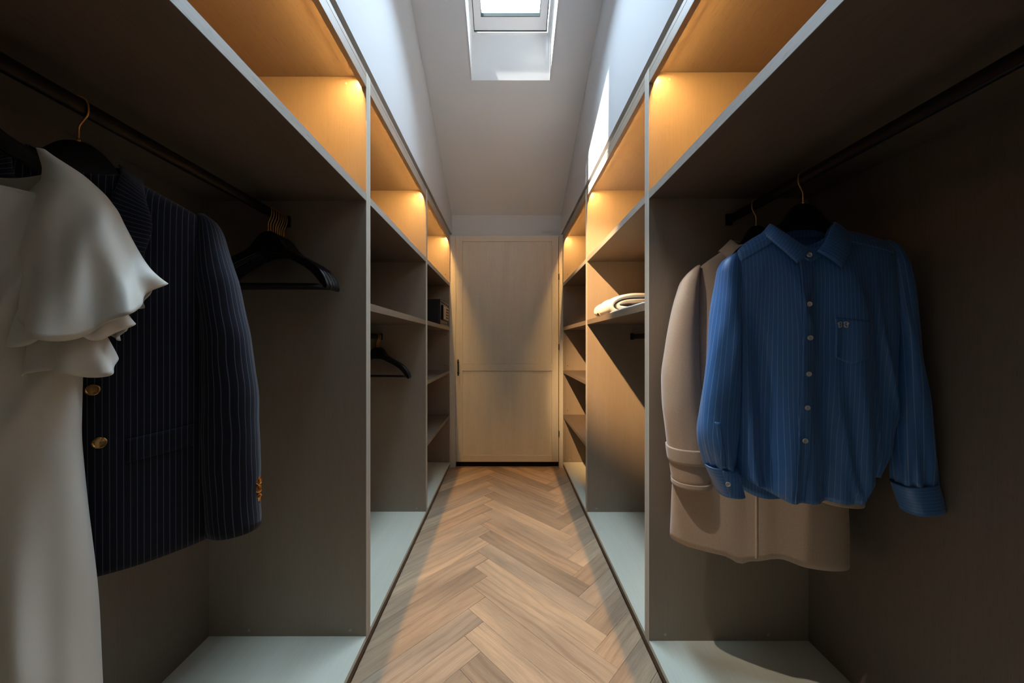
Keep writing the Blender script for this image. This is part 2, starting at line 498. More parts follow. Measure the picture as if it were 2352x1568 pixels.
def skylight(idx, hc, hr, frame_y):
    """lining of the shaft, fixed frame, sash, seal and pane, in the plane of the roof"""
    e = empty('window_%d' % idx, (0.029, hr[1], roof_z(hr[1])))
    tag(e, kind='structure')
    org = Vector(e.location)
    ye = hc[1]
    lin = bmesh.new()
    def quad(ps):
        vs = [lin.verts.new(Vector(p) - org) for p in ps]
        lin.faces.new(vs)
    t = 0.012
    zc, zr = ceil_z, roof_z
    for x in (HX0, HX1):
        quad([(x, hc[0], zc(hc[0])), (x, hc[1], zc(hc[1])), (x, hr[1], zr(hr[1])), (x, hr[0], zr(hr[0]))])
    quad([(HX0, hc[1], zc(hc[1])), (HX1, hc[1], zc(hc[1])), (HX1, hr[1], zr(hr[1])), (HX0, hr[1], zr(hr[1]))])
    quad([(HX0, hc[0], zc(hc[0])), (HX1, hc[0], zc(hc[0])), (HX1, hr[0], zr(hr[0])), (HX0, hr[0], zr(hr[0]))])
    lo = bm_obj('window_lining', lin, LINING, e)
    sm = lo.modifiers.new('t', 'SOLIDIFY'); sm.thickness = 0.01; sm.offset = 0.0
    def ring(nm, x0, x1, y0, y1, w, up, th, mat, wb=None):
        """rectangular frame lying in the roof slope: outer bounds, rail width, height above plane"""
        wb = wb or w
        bm = bmesh.new()
        for (a, b, c, d) in ((x0, x1, y0, y0 + w), (x0, x1, y1 - wb, y1), (x0, x0 + w, y0 + w, y1 - wb), (x1 - w, x1, y0 + w, y1 - wb)):
            vs = []
            for dz in (up, up + th):
                for (x, y) in ((a, c), (b, c), (b, d), (a, d)):
                    vs.append(bm.verts.new(Vector((x, y, roof_z(y) + dz)) - org))
            for f in ((0, 1, 2, 3), (4, 5, 6, 7), (0, 1, 5, 4), (1, 2, 6, 5), (2, 3, 7, 6), (3, 0, 4, 7)):
                bm.faces.new([vs[k] for k in f])
        return bm_obj(nm, bm, mat, e)
    y0, y1 = hr
    ring('window_frame', HX0 - 0.01, HX1 + 0.01, y0 - 0.02, y1 + 0.012, 0.030, -0.006, 0.05, FRAME)
    ring('window_seal', HX0 + 0.018, HX1 - 0.025, y0 + 0.008, y1 - 0.0215, 0.007, -0.0048, 0.03, SEAL)
    ring('window_sash', HX0 + 0.022, HX1 - 0.029, y0 + 0.012, y1 - 0.026, 0.050, -0.004, 0.045, FRAME, wb=0.066)
    ring('glazing_bead', HX0 + 0.070, HX1 - 0.077, y0 + 0.060, y1 - 0.090, 0.003, -0.0045, 0.03, SEAL)
    bm = bmesh.new()
    vs = []
    for dz in (0.016, 0.020):
        for (x, y) in ((HX0 + 0.06, y0 + 0.05), (HX1 - 0.06, y0 + 0.05), (HX1 - 0.06, y1 - 0.08), (HX0 + 0.06, y1 - 0.08)):
            vs.append(bm.verts.new(Vector((x, y, roof_z(y) + dz)) - org))
    bm.faces.new(vs[:4])
    bm_obj('window_pane', bm, GLASS, e)
    # sampling portal for the sky, sits in the opening
    pd = bpy.data.lights.new('sky_portal', 'AREA'); pd.shape = 'RECTANGLE'
    pd.size = HX1 - HX0 - 0.1; pd.size_y = (y1 - y0 - 0.12) / math.cos(math.atan(SL))
    pd.cycles.is_portal = True
    po = bpy.data.objects.new('sky_portal', pd); COL.objects.link(po)
    ym = (y0 + y1) / 2
    po.location = ((HX0 + HX1) / 2, ym, roof_z(ym) + 0.075)
    po.rotation_euler = (-math.atan(SL), 0, 0)
skylight(1, *HOLES[0], None)
# added unseen block beside the window; keeps sun off the pane's nearer part
sun_block = box('added_sun_blocker', (-1.15, 0.86, 3.30), (-0.62, 1.66, 5.9), plain('sun_blocker_grey', (0.55, 0.53, 0.5), 0.9), bevel=0.004)
tag(sun_block, kind='structure')

# ------------------------------------------------------------------ door at the end of the corridor
door = empty('door_1', (0.008, YF + 0.02, 0.0))
tag(door, kind='structure')
DO = tuple(door.location)
DX0, DX1 = -0.4715, 0.4865
def dbox(nm, lo, hi, mat, bevel=0.001): return box(nm, lo, hi, mat, door, bevel, DO)
dbox('door_leaf', (DX0, YF + 0.0125, 0.056), (DX1, YF + 0.042, 2.167), DOORW)
ST = 0.061
dbox('stile', (DX0, YF, 0.056), (DX0 + ST, YF + 0.0125, 2.167), DOORW)
dbox('stile', (DX1 - ST, YF, 0.056), (DX1, YF + 0.0125, 2.167), DOORW)
dbox('rail', (DX0 + ST, YF, 2.114), (DX1 - ST, YF + 0.0125, 2.167), DOORX)
dbox('rail', (DX0 + ST, YF, 0.906), (DX1 - ST, YF + 0.0125, 0.970), DOORX)
dbox('rail', (DX0 + ST, YF, 0.056), (DX1 - ST, YF + 0.0125, 0.118), DOORX)
dbox('panel', (DX0 + ST + 0.0015, YF + 0.0100, 0.9730), (DX1 - ST - 0.0015, YF + 0.0135, 2.1095), DOORW, 0.0005)
dbox('panel', (DX0 + ST + 0.0015, YF + 0.0100, 0.1210), (DX1 - ST - 0.0015, YF + 0.0135, 0.9015), DOORW, 0.0005)
bm = bmesh.new()
hx, hy = DX0 + 0.025, YF - 0.03
add_tube(bm, [(hx - DO[0], hy - DO[1], 0.862), (hx - DO[0], hy - DO[1], 1.012)], 0.0065, 12)
for z in (0.888, 0.986):
    add_tube(bm, [(hx - DO[0], hy - DO[1] - 0.002, z), (hx - DO[0], YF - DO[1] + 0.001, z)], 0.0055, 10)
    add_tube(bm, [(hx - DO[0], hy - DO[1], z - 0.007), (hx - DO[0], hy - DO[1], z + 0.007)], 0.0085, 12)
bm_obj('door_handle', bm, BLK_METAL, door, True)
for z in (1.755, 1.10, 0.29):
    bm = bmesh.new()
    add_tube(bm, [(DX1 + 0.0035 - DO[0], YF - 0.003 - DO[1], z), (DX1 + 0.0035 - DO[0], YF - 0.003 - DO[1], z + 0.055)], 0.005, 10)
    bm_obj('hinge', bm, BLK_METAL, door, True)
for nm, a, b in (('trim_4', XL - 0.03, DX0 - 0.002), ('trim_5', DX1 + 0.007, XR + 0.03)):
    tag(box(nm, (a, YF + 0.004, 0.0), (b, YF + 0.10, 2.167), DOORW), kind='structure')
tag(box('door_gap_shade', (DX0 - 0.001, YF + 0.044, 0.0), (DX1 + 0.006, YF + 0.07, 0.14), BLACK, bevel=0), kind='structure')  # black board painted as the shade in the gap below the door
tag(box('trim_6', (XL - 0.03, YF + 0.045, 2.150), (XR + 0.03, Y_END, 2.166), DOORX, bevel=0), kind='structure')

# ------------------------------------------------------------------ wardrobe units
T = 0.019
Z0, ZT = 0.0425, 2.1765
def wardrobe(side, y0, y1, shelves, rail_z, label):
    s = -1 if side == 'left' else 1
    xf = XL if s < 0 else XR
    xb = s * 1.115
    g = 0.0006
    y0 += g; y1 -= g
    loc = (s * 0.82, (y0 + y1) / 2, 0.0)
    e = empty('wardrobe', loc, 0, label, 'wardrobe', 'open wardrobe units along both sides of the corridor')
    def b(nm, lo, hi, mat, bevel=0.0008): return box(nm, lo, hi, mat, e, bevel, loc)
    for (pa, pb) in ((y0, y0 + T), (y1 - T, y1)):
        sp = b('side_panel', (xf + s * 0.0012, pa, Z0), (s * 1.13, pb, ZT), W_Z)
        box('edge_band', (xf, pa, Z0), (xf + s * 0.0012, pb, ZT), EDGE_Z, sp, 0, loc)
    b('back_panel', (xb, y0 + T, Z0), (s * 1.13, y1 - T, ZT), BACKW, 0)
    b('bottom_panel', (xf + s * 0.0005, y0 + T, Z0), (xb, y1 - T, 0.0610), W_B)
    b('top_panel', (xf + s * 0.0005, y0 + T, 2.1575), (xb, y1 - T, ZT), W_Y)
    b('pelmet', (xf + s * 0.0005, y0 + T, 2.118), (xf + s * 0.019, y1 - T, 2.1568), W_Y)
    def shelf(a, c, em):
        sh = b('shelf', (xf + s * 0.002, y0 + T, a), (xb, y1 - T, c), SH_D)
        box('edge_band', (xf + s * 0.0005, y0 + T, a), (xf + s * 0.002, y1 - T, c), em, sh, 0, loc)
    shelf(1.692, 1.720, EDGE_Y)
    for (a, c) in shelves:
        shelf(a, c, SH_Y)
    b('plinth', (xf + s * 0.0025, y0, 0.017), (xf + s * 0.022, y1, 0.0415), PLINTH, 0)
    b('base', (xf + s * 0.024, y0, 0.0), (xb, y1, 0.0420), BLACK, 0)  # blackened for the shade in the recess under the plinth
    # led strip tucked behind the pelmet
    def lp(a, z): return (xf + s * a - loc[0], z)
    poly_prism('led_strip', [lp(0.0202, 2.1366), lp(0.0274, 2.1398), lp(0.0273, 2.1400), lp(0.0201, 2.1368)], 'y', y0 + T + 0.004 - loc[1], y1 - T - 0.004 - loc[1], LED, e)
    poly_prism('led_profile', [lp(0.0192, 2.1362), lp(0.0198, 2.1368), lp(0.0276, 2.1403), lp(0.0276, 2.1430), lp(0.0192, 2.1430)], 'y', y0 + T + 0.002 - loc[1], y1 - T - 0.002 - loc[1], FRAME, e)
    if rail_z:
        bm = bmesh.new()
        prof = []
        for k in range(24):
            t = 2 * math.pi * k / 24
            prof.append((0.0075 * math.cos(t), 0.0085 * math.copysign(1, math.sin(t)) * (abs(math.sin(t)) > 1e-6) + 0.0075 * math.sin(t)))
        ra = [bm.verts.new((p[0], y0 + T - loc[1], rail_z + p[1])) for p in prof]
        rb = [bm.verts.new((p[0], y1 - T - loc[1], rail_z + p[1])) for p in prof]
        for k in range(24):
            bm.faces.new((ra[k], ra[(k + 1) % 24], rb[(k + 1) % 24], rb[k]))
        bm_obj('hanging_rail', bm, BLK_METAL, e, True)
        for yy in (y0 + T, y1 - T - 0.006):
            bm = bmesh.new()
            add_box(bm, (-0.0125, yy - loc[1], rail_z - 0.020), (0.0125, yy - loc[1] + 0.006, rail_z + 0.022), 0.002, 2)
            bm_obj('rail_bracket', bm, BLK_METAL, e)
    # cover caps and pin holes on the far side panel
    def disc(nm, x, z, r, mat):
        bm = bmesh.new()
        add_tube(bm, [(x - loc[0], y1 - T - 0.0006 - loc[1], z), (x - loc[0], y1 - T + 0.002 - loc[1], z)], r, 10)
        return bm_obj(nm, bm, mat, e)
    disc('cover_cap', xf + s * 0.06, 0.083, 0.005, SCREW)
    disc('cover_cap', xf + s * 0.44, 0.083, 0.005, SCREW)
    disc('cover_cap', xf + s * 0.075, 2.132, 0.0045, SCREW)
    if len(shelves) > 1:
        for z in (1.80, 1.65, 1.35, 1.24, 0.955, 0.85, 0.54, 0.44):
            disc('pin_hole', xf + s * 0.040, z, 0.0035, HOLE)
        # thin closing strip on the last side panel
        b('edge_strip', (xf + s * 0.001, y1 - T - 0.004, 0.0615), (xf + s * 0.018, y1 - T, 2.117), W_Z)
    return e

S2 = [(1.283, 1.312)]
S3 = [(1.283, 1.312), (0.887, 0.912), (0.476, 0.502)]
wardrobe('left', 0.200, 1.322, [], 1.612, 'open oak wardrobe unit on the left, nearest, holding the dress and pinstripe blazer')
wardrobe('left', 1.322, 2.290, S2, 1.203, 'middle oak wardrobe unit on the left, with hangers under its one shelf')
wardrobe('left', 2.290, 3.240, S3, None, 'farthest oak wardrobe unit on the left, with shelves and the dark safe')
wardrobe('right', 0.300, 1.302, [], 1.612, 'open oak wardrobe unit on the right, nearest, holding the blue shirt and coat')
wardrobe('right', 1.302, 2.285, S2, 1.203, 'middle oak wardrobe unit on the right, with the folded cream sweater on its shelf')
wardrobe('right', 2.285, 3.240, S3, None, 'farthest oak wardrobe unit on the right, four empty shelves beside the door')

# warm spotlight on the left wall, above and before the frame
def wall_spot(y, z, label, dirv, energy, colr, cone, blend):
    sl = empty('wall_spotlight', (XL + 0.002, y, z), 0, label, 'spotlight')
    bm = bmesh.new(); add_box(bm, (0, -0.04, -0.04), (0.012, 0.04, 0.04), 0.003, 2)
    bm_obj('wall_plate', bm, FRAME, sl)
    dirv = Vector(dirv).normalized()
    bm = bmesh.new()
    add_tube(bm, [(0.01, 0, 0), (0.055, 0, 0)], 0.006, 10)
    add_tube(bm, [Vector((0.06, 0, 0)) - dirv * 0.05, Vector((0.06, 0, 0)) + dirv * 0.03], 0.024, 20, caps=True)
    bm_obj('spotlight_head', bm, FRAME, sl, False)
    sd = bpy.data.lights.new('spotlight_lamp', 'SPOT'); sd.energy = energy; sd.color = colr
    sd.spot_size = R(cone); sd.spot_blend = blend; sd.shadow_soft_size = 0.018
    so = bpy.data.objects.new('spotlight_lamp', sd); COL.objects.link(so); so.parent = sl
    so.location = Vector((0.06, 0, 0)) + dirv * 0.055
    so.rotation_euler = dirv.to_track_quat('-Z', 'Y').to_euler()
wall_spot(1.02, 2.73, 'small white spotlight on the left wall, aimed at the far right wardrobes', (1.32, 1.58, -1.70), SPOT_ENERGY, (1.0, 0.60, 0.27), 32, 0.7)
wall_spot(0.90, 2.78, 'added small white fill light on the left wall, aimed at the coat sleeve', (1.00, 0.33, -1.75), COAT_FILL_ENERGY, (1.0, 0.88, 0.76), 23, 1.0)  # fill lamp added out of view to brighten the coat sleeve

# ------------------------------------------------------------------ safe on the far left shelf
safe = empty('safe', (-0.655, 2.99, 1.312), 0, 'small dark grey electronic safe with a keypad on the far left shelf', 'safe')
def sb(nm, lo, hi, mat, bev=0.002, par=None): 
    bm = bmesh.new(); add_box(bm, lo, hi, bev, 2); return bm_obj(nm, bm, mat, par or safe)
sx = 0.125  # front face, towards the aisle
bm = bmesh.new()
add_box(bm, (-0.125, -0.205, 0.0), (sx - 0.012, 0.205, 0.205), 0.002, 2)
for lo, hi in (((sx - 0.0125, -0.205, 0.0), (sx, 0.205, 0.014)), ((sx - 0.0125, -0.205, 0.191), (sx, 0.205, 0.205)),
               ((sx - 0.0125, -0.205, 0.014), (sx, -0.191, 0.191)), ((sx - 0.0125, 0.191, 0.014), (sx, 0.205, 0.191))):
    add_box(bm, lo, hi, 0.001, 1)
bm_obj('body', bm, SAFE, safe)
sdoor = sb('door', (sx - 0.0122, -0.188, 0.017), (sx - 0.005, 0.188, 0.188), SAFE)
pad = sb('keypad', (sx - 0.006, -0.135, 0.045), (sx + 0.012, 0.115, 0.165), BLK_METAL, 0.003)
plate = sb('keypad_plate', (sx + 0.0118, -0.130, 0.049), (sx + 0.0135, 0.110, 0.161), SAFE_PAD, 0.001)
for r in range(4):
    for c in range(3):
        y = 0.000 + c * 0.034; z = 0.140 - r * 0.024
        sb('key', (sx + 0.0133, y, z - 0.006), (sx + 0.017, y + 0.024, z + 0.008), BLK_METAL, 0.001)
poly_prism('warning_mark', [(-0.095, 0.056), (-0.060, 0.056), (-0.0775, 0.079)], 'x', sx + 0.0134, sx + 0.0142, WHITEP, safe)

# ------------------------------------------------------------------ hangers
def hook_pts(sgn=1):
    raw = [(0, 0, 1.536), (0, 0, 1.560), (0.001 * sgn, 0, 1.574), (0.007 * sgn, 0, 1.588), (0.0115 * sgn, 0, 1.600),
           (0.0120 * sgn, 0, 1.617), (0.0085 * sgn, 0, 1.627), (0, 0, 1.6305), (-0.0085 * sgn, 0, 1.627), (-0.0120 * sgn, 0, 1.618), (-0.0120 * sgn, 0, 1.610)]
    pts = smooth_pts(raw, 34)
    return pts
TOPP = [(0, 1.545), (0.012, 1.543), (0.025, 1.536), (0.040, 1.519), (0.055, 1.497), (0.075, 1.479), (0.105, 1.463), (0.135, 1.447), (0.165, 1.428), (0.188, 1.404), (0.203, 1.378), (0.210, 1.356)]
BOTP = [(0, 1.470), (0.030, 1.468), (0.060, 1.455), (0.090, 1.440), (0.120, 1.424), (0.145, 1.406), (0.167, 1.383), (0.184, 1.360), (0.196, 1.347), (0.206, 1.346)]
def hanger_mesh(bar=True, thick=0.0115, width=1.0):
    bm = bmesh.new()
    nn = 26
    tp = smooth_pts([(x, 0, z) for x, z in TOPP], nn); bt = smooth_pts([(x, 0, z) for x, z in BOTP], nn)
    prev = None
    rings = []
    for i in range(-(nn - 1), nn):
        k = abs(i); sg = 1 if i >= 0 else -1
        a, b = tp[k], bt[k]
        m = (a + b) / 2; h = (a - b) / 2
        bow = -0.010 * (k / nn) ** 2     # the arms sweep slightly forward
        ring = []
        for q in range(12):
            t = 2 * math.pi * q / 12
            c, s = math.cos(t), math.sin(t)
            c2 = math.copysign(abs(c) ** 0.6, c); s2 = math.copysign(abs(s) ** 0.6, s)
            p = m + h * s2
            ring.append(bm.verts.new((sg * p.x * width, bow + thick / 2 * c2, p.z)))
        rings.append(ring)
    for q in range(len(rings) - 1):
        for k in range(12):
            bm.faces.new((rings[q][k], rings[q][(k + 1) % 12], rings[q + 1][(k + 1) % 12], rings[q + 1][k]))
    bm.faces.new(rings[0]); bm.faces.new(rings[-1][::-1])
    bmesh.ops.recalc_face_normals(bm, faces=bm.faces[:])
    for v in bm.verts: v.co.z -= 1.34
    me = bpy.data.meshes.new('hanger_body'); bm.to_mesh(me); bm.free()
    me.materials.append(BLK_LACQ)
    for p in me.polygons: p.use_smooth = True
    return me
def bar_mesh():
    bm = bmesh.new()
    pts = smooth_pts([(-0.192, -0.007, 1.358 - 1.34), (-0.1, -0.001, 1.3605 - 1.34), (0, 0, 1.361 - 1.34), (0.1, -0.001, 1.3605 - 1.34), (0.192, -0.007, 1.358 - 1.34)], 9)
    add_tube(bm, pts, 0.0052, 10)
    me = bpy.data.meshes.new('trouser_bar'); bmesh.ops.recalc_face_normals(bm, faces=bm.faces[:]); bm.to_mesh(me); bm.free()
    me.materials.append(BLK_LACQ)
    for p in me.polygons: p.use_smooth = True
    return me
def hook_mesh(sgn):
    bm = bmesh.new()
    add_tube(bm, [p - Vector((0, 0, 1.34)) for p in hook_pts(sgn)], 0.0017, 8)
    add_tube(bm, [(0, 0, 1.5405 - 1.34), (0, 0, 1.5485 - 1.34)], 0.0035, 10)
    me = bpy.data.meshes.new('hook'); bmesh.ops.recalc_face_normals(bm, faces=bm.faces[:]); bm.to_mesh(me); bm.free()
    me.materials.append(BRASS)
    for p in me.polygons: p.use_smooth = True
    return me
HB, HBAR, HKR, HKL = hanger_mesh(), bar_mesh(), hook_mesh(1), hook_mesh(-1)
HBN = hanger_mesh(width=0.80)
def hanger(x, y, rz, drop, label, group=None, right=True, bar=True, narrow=False):
    e = empty('clothes_hanger', (x, y, 1.34 - drop), rz, label, 'hanger', group)
    link('body', HBN if narrow else HB, None, e)
    if bar: link('trouser_bar', HBAR, None, e)
    link('hook', HKR if right else HKL, None, e)
    return e

ORD = ['second', 'third', 'fourth', 'fifth', 'sixth', 'seventh']
GH = 'empty hangers on the near left rail'
ys = [1.196, 1.208, 1.221, 1.234, 1.2455, 1.257, 1.268, 1.2795]
wob = [0.9, -0.6, 0.5, -0.4, 0.7, -0.3, 0.4, -0.2]
for i, y in enumerate(ys):
    lab = ('black hanger with brass hook, frontmost of the empty row on the near left rail' if i == 0 else
           'rearmost empty black hanger on the near left rail, against the partition' if i == len(ys) - 1 else
           'empty black hanger with brass hook, %s from the front in the near left row' % ORD[i - 1])
    hanger(-0.82, y, R(wob[i]), 0.0, lab, GH)
GH2 = 'empty hangers under the middle left shelf'
for i, (y, w, lab) in enumerate(((2.196, 0.8, 'front one of the empty black hangers under the middle left shelf'),
                              (2.211, -0.6, 'second empty black hanger from the front under the middle left shelf'),
                              (2.226, 0.5, 'third empty black hanger from the front under the middle left shelf'),
                              (2.240, -0.3, 'rear one of the empty black hangers under the middle left shelf'))):
    hanger(-0.82, y, R(w), 0.409, lab, GH2)
A_B, A_D, A_S, A_C = R(38), R(38), R(-8), R(-17)
hanger(-0.82, 0.666, A_B, 0, 'black hanger with curved brass hook inside the pinstripe blazer')
hanger(-0.82, 0.504, A_D, 0, 'black hanger inside the white dress, partly cut off at the left edge', bar=False, narrow=True)
hanger(0.82, 0.96, A_S, 0, 'black hanger with brass hook holding the blue striped shirt', right=False)
hanger(0.82, 1.14, A_C, 0, 'black hanger with brass hook holding the beige wool coat', right=False, bar=False, narrow=True)

# ------------------------------------------------------------------ garments
def sgnpow(c, p): return math.copysign(abs(c) ** p, c)
def nz(x, y, z=0.0): return noise.noise(Vector((x, y, z)))

def loft(name, rows, mat, parent, z0, nth=72, nzr=60, p=0.75, disp=None, zoff=None, thick=0.0012, uvmode='s', umul=1.0, close_top=False):
    """rows: (z, left s, right s, centre y, half depth), top to bottom. disp(th,s,y,z)->(ds,dy); zoff(th,z)->dz"""
    rows = sorted(rows, key=lambda r: -r[0])
    Zs = np.array([-r[0] for r in rows]); A = np.array([[r[1], r[2], r[3], r[4]] for r in rows])
    zt, zb = rows[0][0], rows[-1][0]
    # denser rows near the top
    tt = np.linspace(0, 1, nzr)
    zz = zt + (zb - zt) * (0.35 * tt ** 2 + 0.65 * tt)
    V = np.array([[np.interp(-z, Zs, A[:, k]) for k in range(4)] for z in zz])
    for _ in range(2):
        V[1:-1] = 0.25 * V[:-2] + 0.5 * V[1:-1] + 0.25 * V[2:]
    bm = bmesh.new()
    uvl = bm.loops.layers.uv.new('UVMap')
    grid = []; uvs = []
    for i, z in enumerate(zz):
        sl_, sr_, yc, d = V[i]
        c, w = (sl_ + sr_) / 2, (sr_ - sl_) / 2
        ring = []; uvr = []
        for k in range(nth):
            th = 2 * math.pi * k / nth
            s = c + w * sgnpow(math.cos(th), p)
            y = yc + d * sgnpow(math.sin(th), p)
            ds, dy = disp(th, s, y, z) if disp else (0, 0)
            dz = zoff(th, z) if zoff else 0
            ring.append(bm.verts.new((s + ds, y + dy, z + dz - z0)))
            uvr.append((s + ds, z + dz))
        grid.append(ring); uvs.append(uvr)
    per = 2 * math.pi * max(0.02, (A[:, 1] - A[:, 0]).__abs__().mean() / 2) * 0.8 * umul
    for i in range(nzr - 1):
        for k in range(nth):
            k2 = (k + 1) % nth
            f = bm.faces.new((grid[i][k], grid[i][k2], grid[i + 1][k2], grid[i + 1][k]))
            if uvmode == 's':
                cc = (uvs[i][k], uvs[i][k2], uvs[i + 1][k2], uvs[i + 1][k])
            else:
                u0, u1 = per * k / nth, per * (k + 1) / nth
                cc = ((u0, zz[i]), (u1, zz[i]), (u1, zz[i + 1]), (u0, zz[i + 1]))
                if uvmode == 'z':
                    cc = tuple((b, a) for a, b in cc)
            for lp, u in zip(f.loops, cc): lp[uvl].uv = u
    if close_top:
        f = bm.faces.new(grid[0])
    o = bm_obj(name, bm, mat, parent, True)
    m = o.modifiers.new('thickness', 'SOLIDIFY'); m.thickness = thick; m.offset = 0
    return o

def ruled(name, top, bot, mat, parent, z0, n=40, m=6, thick=0.0015, bulge=0.0, uvswap=False):
    """strip between two curves"""
    a, b = smooth_pts(top, n), smooth_pts(bot, n)
    bm = bmesh.new(); uvl = bm.loops.layers.uv.new('UVMap')
    g = []; L = [0]
    for i in range(1, n): L.append(L[-1] + ((a[i] + b[i]) / 2 - (a[i - 1] + b[i - 1]) / 2).length)
    for i in range(n):
        row = []
        for j in range(m):
            t = j / (m - 1)
            p = a[i].lerp(b[i], t)
            p.y -= bulge * math.sin(math.pi * t) * (1 if p.y < 0.02 else -1)
            row.append(bm.verts.new((p.x, p.y, p.z - z0)))
        g.append(row)
    for i in range(n - 1):
        for j in range(m - 1):
            f = bm.faces.new((g[i][j], g[i + 1][j], g[i + 1][j + 1], g[i][j + 1]))
            w = (a[i] - b[i]).length
            cc = [(L[i], w * j / (m - 1)), (L[i + 1], w * j / (m - 1)), (L[i + 1], w * (j + 1) / (m - 1)), (L[i], w * (j + 1) / (m - 1))]
            if uvswap: cc = [(v, u) for u, v in cc]
            for lp, u in zip(f.loops, cc): lp[uvl].uv = u
    o = bm_obj(name, bm, mat, parent, True)
    md = o.modifiers.new('thickness', 'SOLIDIFY'); md.thickness = thick; md.offset = 0
    return o

def patch(name, outline_fn, us, vs, surf, off, mat, parent, z0, thick=0.0012):
    """a piece of cloth lying on the front surface: outline_fn(u,v)->(s,z)"""
    bm = bmesh.new(); uvl = bm.loops.layers.uv.new('UVMap')
    g = []; sz = []
    for i in range(us):
        r = []; q = []
        for j in range(vs):
            s, z = outline_fn(i / (us - 1), j / (vs - 1))
            r.append(bm.verts.new((s, surf(s, z) - off, z - z0))); q.append((s, z))
        g.append(r); sz.append(q)
    for i in range(us - 1):
        for j in range(vs - 1):
            f = bm.faces.new((g[i][j], g[i + 1][j], g[i + 1][j + 1], g[i][j + 1]))
            for lp, u in zip(f.loops, (sz[i][j], sz[i + 1][j], sz[i + 1][j + 1], sz[i][j + 1])): lp[uvl].uv = u
    o = bm_obj(name, bm, mat, parent, True)
    md = o.modifiers.new('thickness', 'SOLIDIFY'); md.thickness = thick; md.offset = 0
    return o

def surf_sampler(obj, z0):
    """front surface of a garment body as a function of (s, z), in its own coordinates"""
    from mathutils.bvhtree import BVHTree
    me = obj.data
    bvh = BVHTree.FromPolygons([v.co.copy() for v in me.vertices], [tuple(p.vertices) for p in me.polygons])
    def f(s, z):
        h = bvh.ray_cast(Vector((s, -1.0, z - z0)), Vector((0, 1, 0)))
        return h[0].y if h[0] is not None else -0.05
    return f

def button(name, pos, r, mat, parent, nrm=(0, -1, 0), holes=True, dome=0.0):
    bm = bmesh.new()
    n = 20
    prof = [(0, 0.0022 + dome), (r * 0.5, 0.0020 + dome * 0.8), (r * 0.68, 0.0021 + dome * 0.45), (r * 0.8, 0.0030 + dome * 0.25), (r * 0.95, 0.0028), (r, 0.0018), (r * 0.94, 0.0002), (0, 0)]
    rings = []
    for (a, h) in prof:
        if a == 0: rings.append([bm.verts.new((0, 0, h))])
        else: rings.append([bm.verts.new((a * math.cos(2 * math.pi * k / n), a * math.sin(2 * math.pi * k / n), h)) for k in range(n)])
    for i in range(len(rings) - 1):
        A_, B_ = rings[i], rings[i + 1]
        for k in range(n):
            k2 = (k + 1) % n
            if len(A_) == 1: bm.faces.new((A_[0], B_[k], B_[k2]))
            elif len(B_) == 1: bm.faces.new((A_[k], B_[0], A_[k2]))
            else: bm.faces.new((A_[k], B_[k], B_[k2], A_[k2]))
    me_mats = [mat]
    if holes:
        for (hx_, hy_) in ((-.25, -.25), (.25, -.25), (-.25, .25), (.25, .25)):
            add_tube(bm, [(hx_ * r, hy_ * r, 0.0015), (hx_ * r, hy_ * r, 0.00235)], r * 0.11, 6)
    o = bm_obj(name, bm, mat, parent, False)
    if holes:
        o.data.materials.append(HOLE)
        for p_ in o.data.polygons:
            if p_.index >= len(o.data.polygons) - 4 * 8: p_.material_index = 1
    o.location = pos
    o.rotation_euler = Vector(nrm).to_track_quat('Z', 'X').to_euler()
    return o

# ---- blue striped shirt
ZS = 0.70
shirt = empty('shirt', (0.82, 0.96, ZS), A_S, 'blue pinstriped button-up shirt on a hanger in front of the coat', 'shirt')
rows = [(1.468, -0.100, 0.068, 0.0, 0.040), (1.455, -0.125, 0.115, 0.0, 0.038), (1.44, -0.148, 0.165, 0.0, 0.036), (1.42, -0.172, 0.200, 0.0, 0.040),
        (1.39, -0.186, 0.212, 0.0, 0.046), (1.33, -0.180, 0.206, 0.0, 0.054), (1.20, -0.178, 0.208, 0.0, 0.058), (1.00, -0.178, 0.205, 0.0, 0.056), (0.85, -0.182, 0.200, 0.0, 0.054), (0.745, -0.180, 0.176, 0.0, 0.052)]
def d_shirt(th, s, y, z):
    t = min(1, max(0, (1.42 - z) / 0.25)); low = min(1, max(0, (1.30 - z) / 0.5))
    dy = 0
    if math.sin(th) < 0.15:
        # long soft folds falling from the shoulder and chest
        ph = s + 0.055 * (z - 1.1)
        dy += t * (0.013 * math.sin((ph + 0.02) * 46) + 0.009 * math.sin(ph * 95 + 1.3) * low)
        dy += 0.012 * low * math.exp(-((s + 0.105 + 0.03 * (1.2 - z)) / 0.022) ** 2)
        dy += -0.022 * low * math.exp(-((s + 0.06 + 0.06 * (1.1 - z)) / 0.03) ** 2)
        dy += 0.006 * nz(s * 9, z * 3.2, 4) * t
        dy += -0.012 * t * (1 - abs(nz(s * 10 + z * 1.2, z * 1.5, 7)) * 2.2) ** 5 if abs(nz(s * 10 + z * 1.2, z * 1.5, 7)) < 0.45 else 0
        # the placket edge hangs slightly proud
        dy += -0.004 if s > -0.055 - 0.02 * (1.39 - z) else 0
    else:
        dy += 0.006 * t * math.sin(s * 50 + 2)
    ds = 0.004 * nz(z * 6, s * 3, 1) * t
    return ds, dy
def z_shirt(th, z):
    s = math.cos(th)
    k = max(0, (1.0 - z) / 0.255)
    dz = 0
    if math.sin(th) < 0:
        hem = 0.742 + 0.055 * max(0, -s - 0.25) ** 1.2 * 1.5 + (0.062 / (1 + math.exp(-(s - 0.52) * 26)))
        dz = (hem - 0.745) * k
        dz -= 0.052 * max(0, (z - 1.40) / 0.068) * max(0, 1 - abs(s) * 1.0)
    else:
        hem = 0.702 + 0.10 * abs(s) ** 3
        dz = (hem - 0.745) * k
    return dz
